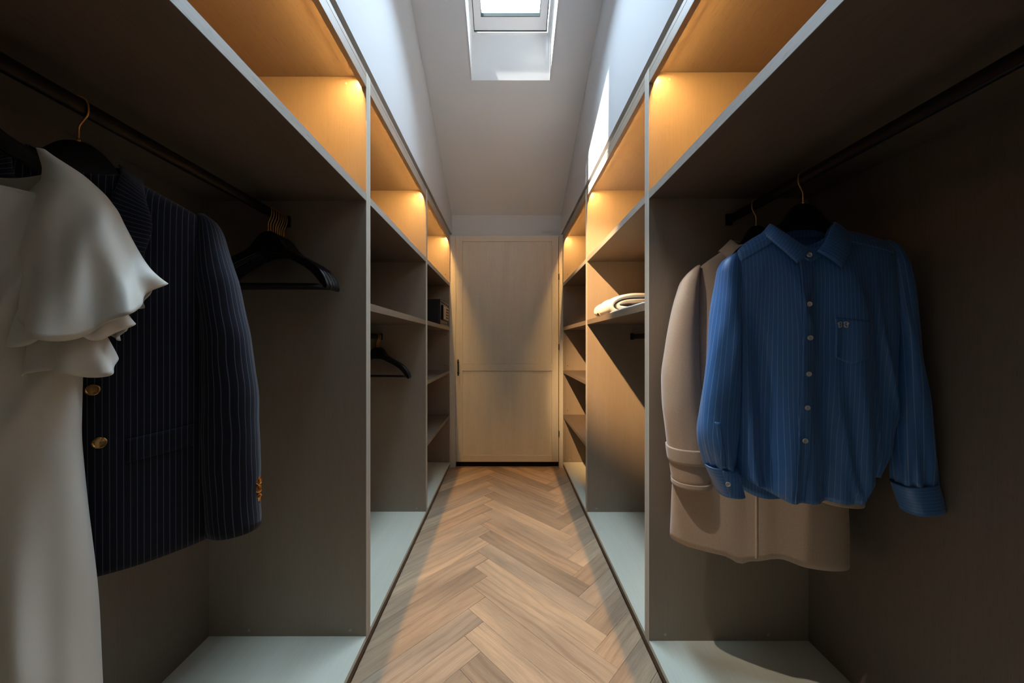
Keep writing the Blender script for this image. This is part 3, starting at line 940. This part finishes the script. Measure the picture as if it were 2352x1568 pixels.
sbody = loft('body', rows, C_SHIRT, shirt, ZS, 144, 80, 0.72, d_shirt, z_shirt)
sf = surf_sampler(sbody, ZS)
# sleeves, each with its cuff
lsl = [(1.412, -0.178, -0.168, 0.002, 0.014), (1.395, -0.204, -0.160, 0.002, 0.026), (1.37, -0.217, -0.160, 0.0, 0.034), (1.27, -0.231, -0.168, -0.006, 0.040), (1.14, -0.247, -0.174, -0.012, 0.042), (1.02, -0.264, -0.176, -0.014, 0.042), (0.91, -0.277, -0.178, -0.016, 0.042), (0.868, -0.272, -0.180, -0.016, 0.042), (0.812, -0.254, -0.186, -0.016, 0.034)]
rsl = [(1.432, 0.190, 0.202, 0.002, 0.014), (1.415, 0.190, 0.224, 0.002, 0.026), (1.37, 0.192, 0.241, 0.0, 0.034), (1.19, 0.206, 0.257, -0.008, 0.040), (1.03, 0.210, 0.272, -0.010, 0.040), (0.86, 0.212, 0.286, -0.012, 0.040), (0.790, 0.218, 0.288, -0.012, 0.034)]
def d_sl(seed):
    def f(th, s, y, z):
        a = min(1, max(0, (1.38 - z) / 0.15)); cuff = max(0, 1 - (z - 0.80) / 0.12)
        r = 0.0035 * math.sin(th * 3 + z * 14 + seed) * a + 0.004 * nz(math.cos(th) * 1.5 + seed, z * 8, math.sin(th)) * a
        r += 0.003 * cuff * math.sin(th * 9)
        return r * math.cos(th), r * math.sin(th)
    return f
loft('sleeve', lsl, C_SHIRT, shirt, ZS, 64, 60, 0.85, d_sl(1), None, uvmode='arc')
loft('sleeve', rsl, C_SHIRT, shirt, ZS, 64, 60, 0.85, d_sl(4), None, uvmode='arc')
lc = loft('cuff', [(0.816, -0.260, -0.184, -0.016, 0.036), (0.775, -0.241, -0.174, -0.018, 0.037), (0.740, -0.226, -0.165, -0.018, 0.036)], C_SHIRT, shirt, ZS, 64, 10, 0.85,
          lambda th, s, y, z: (0.0015 * math.cos(th * 2), 0.001 * math.sin(3 * th)), None, thick=0.0028, uvmode='z')
rc = loft('cuff', [(0.794, 0.214, 0.292, -0.012, 0.037), (0.760, 0.224, 0.302, -0.012, 0.038), (0.722, 0.236, 0.308, -0.012, 0.036)], C_SHIRT, shirt, ZS, 64, 10, 0.85,
          lambda th, s, y, z: (0.0015 * math.cos(th * 2), 0.001 * math.sin(3 * th)), lambda th, z: 0.008 * math.cos(th), thick=0.0028, uvmode='z')
# overlapping end of the left cuff and its button
patch('cuff_tab', lambda u, v: (-0.232 + 0.014 * v * 0.4 + 0.050 * u + 0.012 * v, 0.814 - 0.073 * v - 0.001 * math.sin(u * 3)), 10, 12, surf_sampler(lc, ZS), 0.0035, C_SHIRT, shirt, ZS, 0.0022)
button('cuff_button', (-0.219, surf_sampler(lc, ZS)(-0.219, 0.779) - 0.005, 0.779 - ZS), 0.0062, PEARL, shirt, (-0.15, -1, 0.05))
# sleeve placket slit
patch('sleeve_placket', lambda u, v: (-0.252 + 0.013 * u + 0.018 * v, 0.945 - 0.125 * v), 5, 20, surf_sampler([o for o in shirt.children if o.name.startswith('sleeve')][0], ZS), 0.001, C_SHIRT, shirt, ZS, 0.0014)
# collar
ctop = [(-0.021, -0.060, 1.398), (-0.048, -0.054, 1.424), (-0.072, -0.036, 1.458), (-0.086, -0.012, 1.486), (-0.077, 0.014, 1.492), (-0.055, 0.034, 1.493), (-0.020, 0.044, 1.493), (0.028, 0.040, 1.491), (0.064, 0.024, 1.491), (0.077, 0.002, 1.489), (0.062, -0.020, 1.480), (0.042, -0.036, 1.462), (0.018, -0.052, 1.424), (-0.006, -0.060, 1.396)]
cbot = [(-0.060, -0.072, 1.364), (-0.078, -0.066, 1.388), (-0.098, -0.044, 1.425), (-0.110, -0.014, 1.457), (-0.104, 0.018, 1.459), (-0.080, 0.044, 1.458), (-0.020, 0.058, 1.458), (0.046, 0.054, 1.458), (0.088, 0.032, 1.459), (0.101, 0.002, 1.458), (0.094, -0.028, 1.446), (0.082, -0.048, 1.420), (0.064, -0.064, 1.386), (0.042, -0.072, 1.350)]
ruled('collar', ctop, cbot, C_SHIRT, shirt, ZS, 60, 8, 0.0022, 0.004)
stt = [(-0.016, -0.055, 1.396)] + [(x * 0.93 - 0.0014, y * 0.88, z - 0.007) for x, y, z in ctop[1:-1]] + [(-0.020, -0.057, 1.394)]
ruled('collar_stand', stt, [(x * 1.04, y * 1.02, z - 0.026) for x, y, z in stt], C_SHIRT, shirt, ZS, 60, 5, 0.0016)
# yoke seams over the shoulders
patch('yoke', lambda u, v: (-0.176 + 0.085 * u, 1.405 + 0.052 * u - 0.026 * v), 14, 6, sf, 0.0012, C_SHIRT, shirt, ZS)
patch('yoke', lambda u, v: (0.080 + 0.110 * u, 1.447 - 0.036 * u - 0.022 * v), 14, 6, sf, 0.0012, C_SHIRT, shirt, ZS)
# placket, buttons, pocket with its emblem
def pl_s(z): return -0.026 - 0.020 * (1.39 - z) / 0.48
patch('placket', lambda u, v: (pl_s(1.385 - 0.640 * v) - 0.0155 + 0.031 * u, 1.385 - 0.640 * v), 7, 90, sf, 0.0022, C_SHIRT, shirt, ZS, 0.0016)
for z in (1.386, 1.258, 1.171, 1.079, 0.993, 0.908):
    s = pl_s(z)
    button('button', (s, sf(s, z) - 0.0052 - (0.008 if z > 1.38 else 0), z - ZS), 0.0064, PEARL, shirt, (0, -1, 0.25 if z > 1.38 else 0.0))
def pocket_o(u, v):
    s = 0.034 + 0.078 * u; zt_ = 1.222 - 0.010 * u
    bot = 1.110 + 0.018 * abs(u - 0.5) * 2 - 0.006
    return s - 0.004 * v, zt_ + (bot - zt_) * v
patch('pocket', pocket_o, 16, 22, sf, 0.0022, C_SHIRT, shirt, ZS, 0.0014)
def stroke(bm, pts, r):
    P = smooth_pts([(p[0], 0, p[1]) for p in pts], 22)
    out = []
    for q in P:
        s_, z_ = 0.0485 + q.x, 1.2045 + q.z
        out.append((s_, sf(s_, z_) - 0.0040, z_ - ZS))
    add_tube(bm, out, r, 6)
bm = bmesh.new()
Sm = [(0.000, 0.0055), (0.0035, 0.0072), (0.0065, 0.0050), (0.0050, 0.0005), (0.0075, -0.0030), (0.0060, -0.0068), (0.0020, -0.0060), (0.0030, -0.0030)]
for sg, dx in ((-1, -0.0005), (1, 0.0015)):
    stroke(bm, [(dx + sg * (0.0015 + a), b) for a, b in Sm], 0.0012)
    stroke(bm, [(dx + sg * 0.0015, 0.0060), (dx + sg * 0.0030, 0.0015), (dx + sg * 0.0015, -0.0050)], 0.0009)
    stroke(bm, [(dx + sg * 0.0075, 0.0062), (dx + sg * 0.0100, 0.0035), (dx + sg * 0.0085, 0.0000)], 0.0016)
em = bm_obj('emblem', bm, PEARL, shirt, True)
em['label'] = 'embroidered emblem of two mirrored letters, like SZ'

# ---- beige coat
ZC = 0.45
coat = empty('coat', (0.82, 1.14, ZC), A_C, 'beige wool coat with strapped cuffs hanging behind the blue shirt', 'coat')
rows = [(1.475, -0.085, 0.085, 0.0, 0.045), (1.455, -0.112, 0.112, 0.0, 0.042), (1.43, -0.150, 0.150, 0.0, 0.040), (1.40, -0.182, 0.182, 0.0, 0.044), (1.36, -0.198, 0.198, 0.0, 0.050),
        (1.20, -0.195, 0.195, 0.0, 0.058), (0.95, -0.205, 0.205, 0.0, 0.056), (0.72, -0.246, 0.232, 0.0, 0.052), (0.60, -0.252, 0.238, 0.0, 0.050), (0.475, -0.256, 0.240, 0.0, 0.050)]
def d_coat(th, s, y, z):
    t = min(1, max(0, (1.38 - z) / 0.4)); dy = 0
    if math.sin(th) < 0.1:
        dy += 0.006 * t * math.sin(s * 24 + 0.6) + 0.004 * t * nz(s * 7, z * 2, 2)
        if s > -0.020: dy += -0.012 * math.exp(-(s + 0.02) / 0.05)
    else:
        dy += 0.005 * t * math.sin(s * 20 + 1)
    return 0.003 * t * nz(z * 4, s, 8), dy
def z_coat(th, z):
    k = max(0, (0.75 - z) / 0.275); c = math.cos(th)
    s = 0.25 * c
    if math.sin(th) < 0:
        hem = 0.474 + 0.020 * max(0, -c - 0.75) * 2 - 0.018 * math.exp(-((s + 0.028) / 0.022) ** 2) + 0.014 * math.exp(-((s - 0.03) / 0.035) ** 2)
    else: hem = 0.482
    return (hem - 0.475) * k
cbody = loft('body', rows, C_COAT, coat, ZC, 128, 70, 0.70, d_coat, z_coat, thick=0.004)
cs = surf_sampler(cbody, ZC)
for sg in (-1, 1):
    rows = [(1.418, 0.170, 0.180, 0.0, 0.018), (1.400, 0.172, 0.203, 0.0, 0.036), (1.37, 0.174, 0.226, 0.0, 0.050), (1.30, 0.176, 0.245, -0.002, 0.056), (1.17, 0.175, 0.271, -0.004, 0.058), (1.06, 0.172, 0.287, -0.006, 0.058), (0.94, 0.166, 0.286, -0.010, 0.058), (0.79, 0.154, 0.266, -0.012, 0.056), (0.690, 0.142, 0.254, -0.014, 0.056)]
    rows = [(z, min(sg * a, sg * b), max(sg * a, sg * b), yc - 0.012, d) for z, a, b, yc, d in rows]
    sv = loft('sleeve', rows, C_COAT, coat, ZC, 60, 50, 0.85, lambda th, s, y, z: (0.003 * nz(z * 6, th, sg), 0.004 * nz(z * 5, th, 3)), lambda th, z: 0, thick=0.004, uvmode='arc')
    loft('cuff_strap', [(0.812, *sorted((sg * 0.150, sg * 0.274)), -0.025, 0.062), (0.790, *sorted((sg * 0.149, sg * 0.272)), -0.025, 0.063), (0.762, *sorted((sg * 0.147, sg * 0.268)), -0.026, 0.062)], C_COAT, coat, ZC, 60, 8, 0.85, None,
         lambda th, z: -0.006 * math.cos(th) * 0 , thick=0.004, uvmode='arc')
    loft('cuff_hem', [(0.700, *sorted((sg * 0.141, sg * 0.2575)), -0.026, 0.0585), (0.683, *sorted((sg * 0.140, sg * 0.2565)), -0.026, 0.0585)], C_COAT, coat, ZC, 60, 5, 0.85, None, None, thick=0.004, uvmode='arc')
    patch('shoulder_seam', lambda u, v: (sg * (0.182 + 0.010 * u * (1 - v)), 1.398 - 0.10 * v), 3, 16, lambda s, z: -0.040 - 0.012 * (1.398 - z) / 0.1, 0.0, C_COAT, coat, ZC, 0.003)
k = 1.12
def sc_(pts, dz): return [((x + 0.02) * k, y * 1.05, z + dz) for x, y, z in pts]
ruled('collar', sc_(ctop, 0.012), [(a * 1.08, b, c - 0.006) for a, b, c in sc_(cbot, 0.012)], C_COAT, coat, ZC, 50, 8, 0.005, 0.006)
patch('front_edge', lambda u, v: (-0.0215 + 0.006 * u, 1.30 - 0.828 * v), 3, 60, cs, 0.002, C_COAT, coat, ZC, 0.004)

# ---- navy pinstripe blazer
ZB = 0.71
blazer = empty('blazer', (-0.82, 0.666, ZB), A_B, 'navy pinstripe blazer with gold buttons hanging behind the white dress', 'blazer')
rows = [(1.498, -0.062, 0.062, 0.0, 0.045), (1.482, -0.085, 0.085, 0.0, 0.044), (1.468, -0.112, 0.112, 0.0, 0.042), (1.450, -0.145, 0.145, 0.0, 0.042), (1.432, -0.178, 0.178, 0.0, 0.044), (1.40, -0.190, 0.190, 0.0, 0.052),
        (1.30, -0.188, 0.188, 0.0, 0.062), (1.10, -0.186, 0.186, 0.0, 0.062), (0.90, -0.200, 0.200, 0.0, 0.060), (0.80, -0.205, 0.205, 0.0, 0.058), (0.728, -0.206, 0.206, 0.0, 0.056)]
def d_blz(th, s, y, z):
    t = min(1, max(0, (1.40 - z) / 0.3)); dy = 0
    if math.sin(th) < 0.1:
        dy += 0.004 * t * math.sin(s * 30 + 0.4 + z * 3) + 0.004 * t * nz(s * 8, z * 3, 5)
        if s > -0.03: dy -= 0.006
    return 0.003 * t * nz(z * 7, s * 12, 6), dy
bbody = loft('body', rows, C_BLAZER, blazer, ZB, 128, 70, 0.72, d_blz, lambda th, z: (0.008 * math.cos(th) ** 2) * max(0, (0.9 - z) / 0.17) + (-0.03 * max(0, (z - 1.44) / 0.06) * max(0, -math.sin(th))), thick=0.003)
bs = surf_sampler(bbody, ZB)
for sg in (-1, 1):
    rows = [(1.440, 0.172, 0.184, 0.004, 0.018), (1.428, 0.168, 0.205, 0.005, 0.032), (1.40, 0.164, 0.217, 0.006, 0.044), (1.36, 0.164, 0.226, 0.005, 0.052), (1.30, 0.166, 0.242, 0.0, 0.057), (1.18, 0.178, 0.264, -0.008, 0.058), (1.06, 0.178, 0.277, -0.012, 0.058), (0.95, 0.178, 0.282, -0.016, 0.056), (0.83, 0.182, 0.282, -0.018, 0.054), (0.76, 0.186, 0.285, -0.018, 0.053), (0.738, 0.188, 0.284, -0.018, 0.053)]
    rows = [(z, min(sg * a, sg * b), max(sg * a, sg * b), yc - 0.006, d) for z, a, b, yc, d in rows]
    slv = loft('sleeve', rows, C_BLAZER, blazer, ZB, 72, 60, 0.85, lambda th, s, y, z: (0.0035 * nz(z * 12, math.cos(th), sg) * min(1, max(0, (1.4 - z) / 0.1)), 0.003 * nz(z * 8, math.sin(th), 3)), None, thick=0.003, uvmode='arc', umul=1.25)
    if sg > 0:
        sv_s = surf_sampler(slv, ZB)
        for z in (0.842, 0.823, 0.803):
            button('cuff_button', (0.278, -0.052 + 0.002 * (0.842 - z) / 0.02, z - ZB), 0.0095, GOLD, blazer, (0.75, -0.66, 0.30 - (0.842 - z) * 8), holes=False, dome=0.0012)
        patch('sleeve_vent', lambda u, v: (0.262 + 0.010 * u, 0.858 - 0.085 * v), 4, 10, sv_s, 0.001, C_BLAZER, blazer, ZB)
# collar and lapels
def lap(sg):
    return [(sg * 0.055, -0.012, 1.512), (sg * 0.062, -0.050, 1.470), (sg * 0.040, -0.068, 1.38), (sg * 0.006, -0.074, 1.26), (-0.012, -0.076, 1.15)], \
           [(sg * 0.088, -0.014, 1.488), (sg * 0.098, -0.056, 1.440), (sg * 0.108, -0.073, 1.37), (sg * 0.070, -0.078, 1.25), (0.004, -0.078, 1.14)]
for sg in (-1, 1):
    a, b = lap(sg)
    ruled('lapel', a, b, C_BLAZER, blazer, ZB, 40, 8, 0.003, 0.003, uvswap=False)
ruled('collar', [(-0.055, -0.012, 1.512), (-0.045, 0.03, 1.518), (0, 0.045, 1.520), (0.045, 0.03, 1.518), (0.055, -0.012, 1.512)],
      [(-0.088, -0.014, 1.488), (-0.070, 0.045, 1.486), (0, 0.062, 1.486), (0.070, 0.045, 1.486), (0.088, -0.014, 1.488)], C_BLAZER, blazer, ZB, 40, 6, 0.003)
for s, z in ((0.034, 1.072), (0.042, 0.975), (-0.070, 1.072), (-0.062, 0.975)):
    button('button', (s, bs(s, z) - 0.006, z - ZB), 0.0105, GOLD, blazer, (0, -1, 0.35), holes=False, dome=0.0015)
patch('pocket_flap', lambda u, v: (0.075 + 0.095 * u, 0.975 + 0.012 * u - 0.045 * v), 12, 8, bs, 0.003, C_BLAZER, blazer, ZB, 0.002)
patch('front_edge', lambda u, v: (-0.031 + 0.004 * u, 1.13 - 0.400 * v), 3, 40, bs, 0.002, C_BLAZER, blazer, ZB, 0.003)

# ---- white dress
ZD = 0.25
dress = empty('dress', (-0.82, 0.504, ZD), A_D, 'long cream white dress with fluttering ruffled sleeves, nearest on the left', 'dress')
rows = [(1.455, -0.108, 0.108, 0.0, 0.030), (1.435, -0.134, 0.134, 0.0, 0.034), (1.40, -0.150, 0.150, 0.0, 0.042), (1.33, -0.142, 0.142, 0.0, 0.050), (1.20, -0.132, 0.132, 0.0, 0.054), (1.08, -0.130, 0.130, 0.0, 0.054),
        (1.00, -0.129, 0.129, 0.0, 0.052), (0.86, -0.136, 0.136, 0.0, 0.054), (0.70, -0.146, 0.146, 0.0, 0.058), (0.50, -0.158, 0.158, 0.0, 0.064), (0.27, -0.172, 0.172, 0.0, 0.070)]
def d_dress(th, s, y, z):
    dy = 0; ds = 0
    if math.sin(th) < 0.2:
        # wrap folds sweeping from the shoulder down to the opposite waist
        t = min(1, max(0, (z - 0.98) / 0.12)) * min(1, max(0, (1.455 - z) / 0.05))
        q = s * 0.82 - (z - 1.0) * 0.34
        dy += -t * 0.009 * (1 - abs(math.sin(q * 38 + 0.5))) ** 3
        dy += t * (0.0055 * math.sin(q * 90) + 0.003 * math.sin(q * 190 + 1) + 0.003 * nz(q * 30, z, 2))
        low = min(1, max(0, (0.98 - z) / 0.3))
        dy += low * (0.010 * math.sin(s * 58 + 1.2 * nz(z, 1, 1)) + 0.004 * math.sin(s * 131))
    else:
        dy += 0.006 * math.sin(s * 60)
    low = min(1, max(0, (1.0 - z) / 0.3))
    ds += 0.004 * low * math.sin(z * 9 + th * 3)
    return ds, dy
loft('body', rows, C_DRESS, dress, ZD, 160, 110, 0.72, d_dress,
     lambda th, z: -0.10 * max(0, (z - 1.38) / 0.075) ** 1.5 * max(0, 1 - abs(math.cos(th)) ** 3 * 1.0) * (1 if math.sin(th) < 0 else 0.35), thick=0.0012)
def ruffle(nm, sg, top, length_fn, rad_fn, nfl, amp, seed, ctr, flare=1.0, turns=160):
    """a fluted tier: th runs round the armhole; rows go from the seam to the hem"""
    bm = bmesh.new(); n, m = turns, 34
    g = []
    for i in range(m):
        v = i / (m - 1); row = []
        for k in range(n):
            th = 2 * math.pi * k / n
            L = length_fn(th)
            rx, ry = rad_fn(th, v)
            fl = amp * v ** 1.5 * math.sin(nfl * th + seed + 0.7 * math.sin(2 * th + seed)) + amp * 0.4 * v ** 2 * math.sin((nfl * 2 + 1) * th + seed * 2)
            x = ctr[0] + (rx + fl) * math.cos(th); y = ctr[1] + (ry + fl * 0.9) * math.sin(th)
            z = top(th) - L * v + 0.35 * fl * v
            row.append(bm.verts.new((sg * x, y, z - ZD)))
        g.append(row)
    for i in range(m - 1):
        for k in range(n):
            k2 = (k + 1) % n
            bm.faces.new((g[i][k], g[i][k2], g[i + 1][k2], g[i + 1][k]))
    o = bm_obj(nm, bm, C_DRESS, dress, True)
    md = o.modifiers.new('thickness', 'SOLIDIFY'); md.thickness = 0.0012; md.offset = 0
    return o
def flutes(nfl, amp, seed, ztop, zhem):
    def f(th, s, y, z):
        v = min(1.0, max(0.0, (ztop - z) / (ztop - zhem)))
        q = amp * v ** 1.6 * math.sin(nfl * th + seed + 0.8 * math.sin(2 * th + seed)) + amp * 0.35 * v ** 2 * math.sin((2 * nfl + 1) * th + seed * 2)
        fold = 0.0085 * v ** 0.5 * math.sin(s * 85 - (z - 1.3) * 30 + seed) if math.sin(th) < 0.3 else 0
        tuck = 0.014 * max(0, min(1, (0.125 - s) / 0.05)) ** 1.3 * max(0, -math.sin(th))
        return q * math.cos(th), q * math.sin(th) * 0.8 - fold + tuck
    return f
def hang(zt, zh, outer, front, back=0.0, wave=0.0, n=5, seed=0.0):
    """hem height relative to the last row: at the outside, front and back"""
    def f(th, z):
        k = min(1, max(0, (zt - z) / (zt - zh))) ** 2
        c, s_ = math.cos(th), math.sin(th)
        h = outer * max(0, c) ** 1.5 + front * max(0, -s_) ** 1.2 + back * max(0, s_) + wave * math.sin(n * th + seed)
        return h * k
    return f
for sg in (-1, 1):
    def mir(rows): return [(z, min(sg * a, sg * b), max(sg * a, sg * b), y - 0.010, d) for z, a, b, y, d in rows]
    def mf(fn): return (lambda th, s, y, z: fn(th, s, y, z)) if sg > 0 else (lambda th, s, y, z: (lambda r: (-r[0], r[1]))(fn(math.pi - th, -s, y, z)))
    def mz(fn): return fn if sg > 0 else (lambda th, z: fn(math.pi - th, z))
    # upper tier: runs on from the shoulder like a small cape and flares at the hem
    A = [(1.466, 0.088, 0.096, 0.0, 0.008), (1.455, 0.091, 0.109, 0.0, 0.020), (1.434, 0.096, 0.139, -0.001, 0.034), (1.409, 0.096, 0.162, -0.003, 0.046), (1.385, 0.092, 0.176, -0.005, 0.054),
         (1.349, 0.085, 0.188, -0.007, 0.060), (1.305, 0.078, 0.200, -0.009, 0.066), (1.265, 0.072, 0.211, -0.010, 0.070), (1.215, 0.064, 0.226, -0.012, 0.076)]
    loft('sleeve_ruffle', mir(A), C_DRESS, dress, ZD, 150, 60, 0.95, mf(flutes(6, 0.010, 0.9, 1.40, 1.215)), mz(hang(1.36, 1.215, 0.045, -0.050, -0.01, 0.007, 5, 1.0)))
    B = [(1.330, 0.085, 0.150, -0.006, 0.040), (1.27, 0.082, 0.168, -0.008, 0.050), (1.20, 0.080, 0.184, -0.010, 0.056), (1.160, 0.078, 0.190, -0.010, 0.060)]
    loft('sleeve_ruffle', mir(B), C_DRESS, dress, ZD, 130, 40, 0.95, mf(flutes(5, 0.010, 2.4, 1.32, 1.160)), mz(hang(1.27, 1.160, 0.020, 0.004, 0, 0.012, 4, 2.0)))
    Cc = [(1.270, 0.085, 0.140, -0.010, 0.036), (1.20, 0.082, 0.156, -0.012, 0.044), (1.14, 0.080, 0.170, -0.014, 0.048), (1.115, 0.078, 0.176, -0.014, 0.050)]
    loft('sleeve_ruffle', mir(Cc), C_DRESS, dress, ZD, 130, 36, 0.95, mf(flutes(4, 0.011, 4.1, 1.26, 1.115)), mz(hang(1.22, 1.115, 0.012, -0.012, 0, 0.012, 3, 0.6)))

# ------------------------------------------------------------------ folded sweater
sw = empty('sweater', (0.70, 1.95, 1.312), 0, 'folded cream knit sweater with gold buttons on the middle right shelf', 'sweater')
def sheet(nm, path, y0, y1, th, mat, wob=0.0, ny=26, npath=60, endcurve=None):
    """thick folded layer: path in (x, z), extruded along y, its ends rounded over"""
    P = smooth_pts([(p[0], 0, p[1]) for p in path], npath)
    nr = []
    for i in range(npath):
        a = P[max(0, i - 1)]; b = P[min(npath - 1, i + 1)]
        t = (b - a).normalized(); nr.append(Vector((-t.z, 0, t.x)))
    bm = bmesh.new(); uvl = bm.loops.layers.uv.new('UVMap')
    secs = []
    for j in range(ny):
        v = j / (ny - 1)
        e = min(1.0, math.sin(min(1, min(v, 1 - v) / 0.06) * math.pi / 2) * 0.75 + 0.25)
        ring = []
        for side in (1, -1):
            rng = range(npath) if side == 1 else range(npath - 1, -1, -1)
            for i in rng:
                ec = endcurve(i / (npath - 1)) if endcurve else (0, 0)
                y = (y0 + ec[0]) + ((y1 + ec[1]) - (y0 + ec[0])) * v
                h = th / 2 * e * (0.55 + 0.45 * min(1, min(i, npath - 1 - i) / 4))
                p = P[i] + nr[i] * (side * h) + nr[i] * wob * nz(P[i].x * 12, y * 9, P[i].z * 20)
                ring.append(bm.verts.new((p.x - 0.70, y - 1.95, max(0.0003, p.z))))
        secs.append(ring)
    n = len(secs[0])
    for j in range(ny - 1):
        for k in range(n):
            bm.faces.new((secs[j][k], secs[j][(k + 1) % n], secs[j + 1][(k + 1) % n], secs[j + 1][k]))
    for r_ in (secs[0], secs[-1]):
        for i in range(npath - 1):
            bm.faces.new((r_[i], r_[i + 1], r_[n - 2 - i], r_[n - 1 - i]))
    return bm_obj(nm, bm, mat, sw, True)
sheet('outer_fold', [(0.90, 0.012), (0.75, 0.010), (0.60, 0.009), (0.563, 0.014), (0.545, 0.034), (0.552, 0.060), (0.585, 0.082), (0.64, 0.093), (0.72, 0.094), (0.80, 0.084), (0.90, 0.060)], 1.74, 2.125, 0.024, C_KNIT, 0.004, endcurve=lambda t: (0.04 * math.sin(t * 3.1), 0))
sheet('inner_fold', [(0.88, 0.044), (0.78, 0.066), (0.68, 0.070), (0.61, 0.063), (0.577, 0.046), (0.59, 0.029), (0.66, 0.027), (0.76, 0.036), (0.88, 0.026)], 1.75, 2.11, 0.020, C_KNIT, 0.004, endcurve=lambda t: (0.03 * math.sin(t * 4), 0))
sheet('ribbed_hem', [(0.90, 0.009), (0.78, 0.008), (0.66, 0.007), (0.56, 0.006), (0.536, 0.005)], 1.36, 1.80, 0.010, C_KNIT, 0.002)
for i in range(9):   # ribs on the hem
    bm = bmesh.new(); y = 1.39 + i * 0.042 - 1.95
    add_tube(bm, [(-0.152, y, 0.0095), (-0.06, y + 0.002, 0.0118), (0.05, y, 0.0128), (0.18, y, 0.0128)], 0.0018, 6)
    bm_obj('rib', bm, C_KNIT, sw, True)
bm = bmesh.new()
path = smooth_pts([(0.575, 2.015, 0.001), (0.548, 2.012, 0.008), (0.533, 2.008, 0.034), (0.540, 2.004, 0.066), (0.578, 2.0, 0.0935), (0.638, 1.997, 0.1055), (0.72, 1.995, 0.1065)], 30)
add_tube(bm, [(p.x - 0.70, p.y - 1.95, p.z) for p in path], 0.0016, 6)
bm_obj('button_band_seam', bm, C_KNIT, sw, True)
button('button', (0.539 - 0.70, 2.035 - 1.95, 0.017), 0.009, GOLD, sw, (-0.93, -0.2, -0.25), holes=False, dome=0.001)
button('button', (0.5590 - 0.70, 2.030 - 1.95, 0.0812), 0.009, GOLD, sw, (-0.56, -0.1, 0.83), holes=False, dome=0.001)
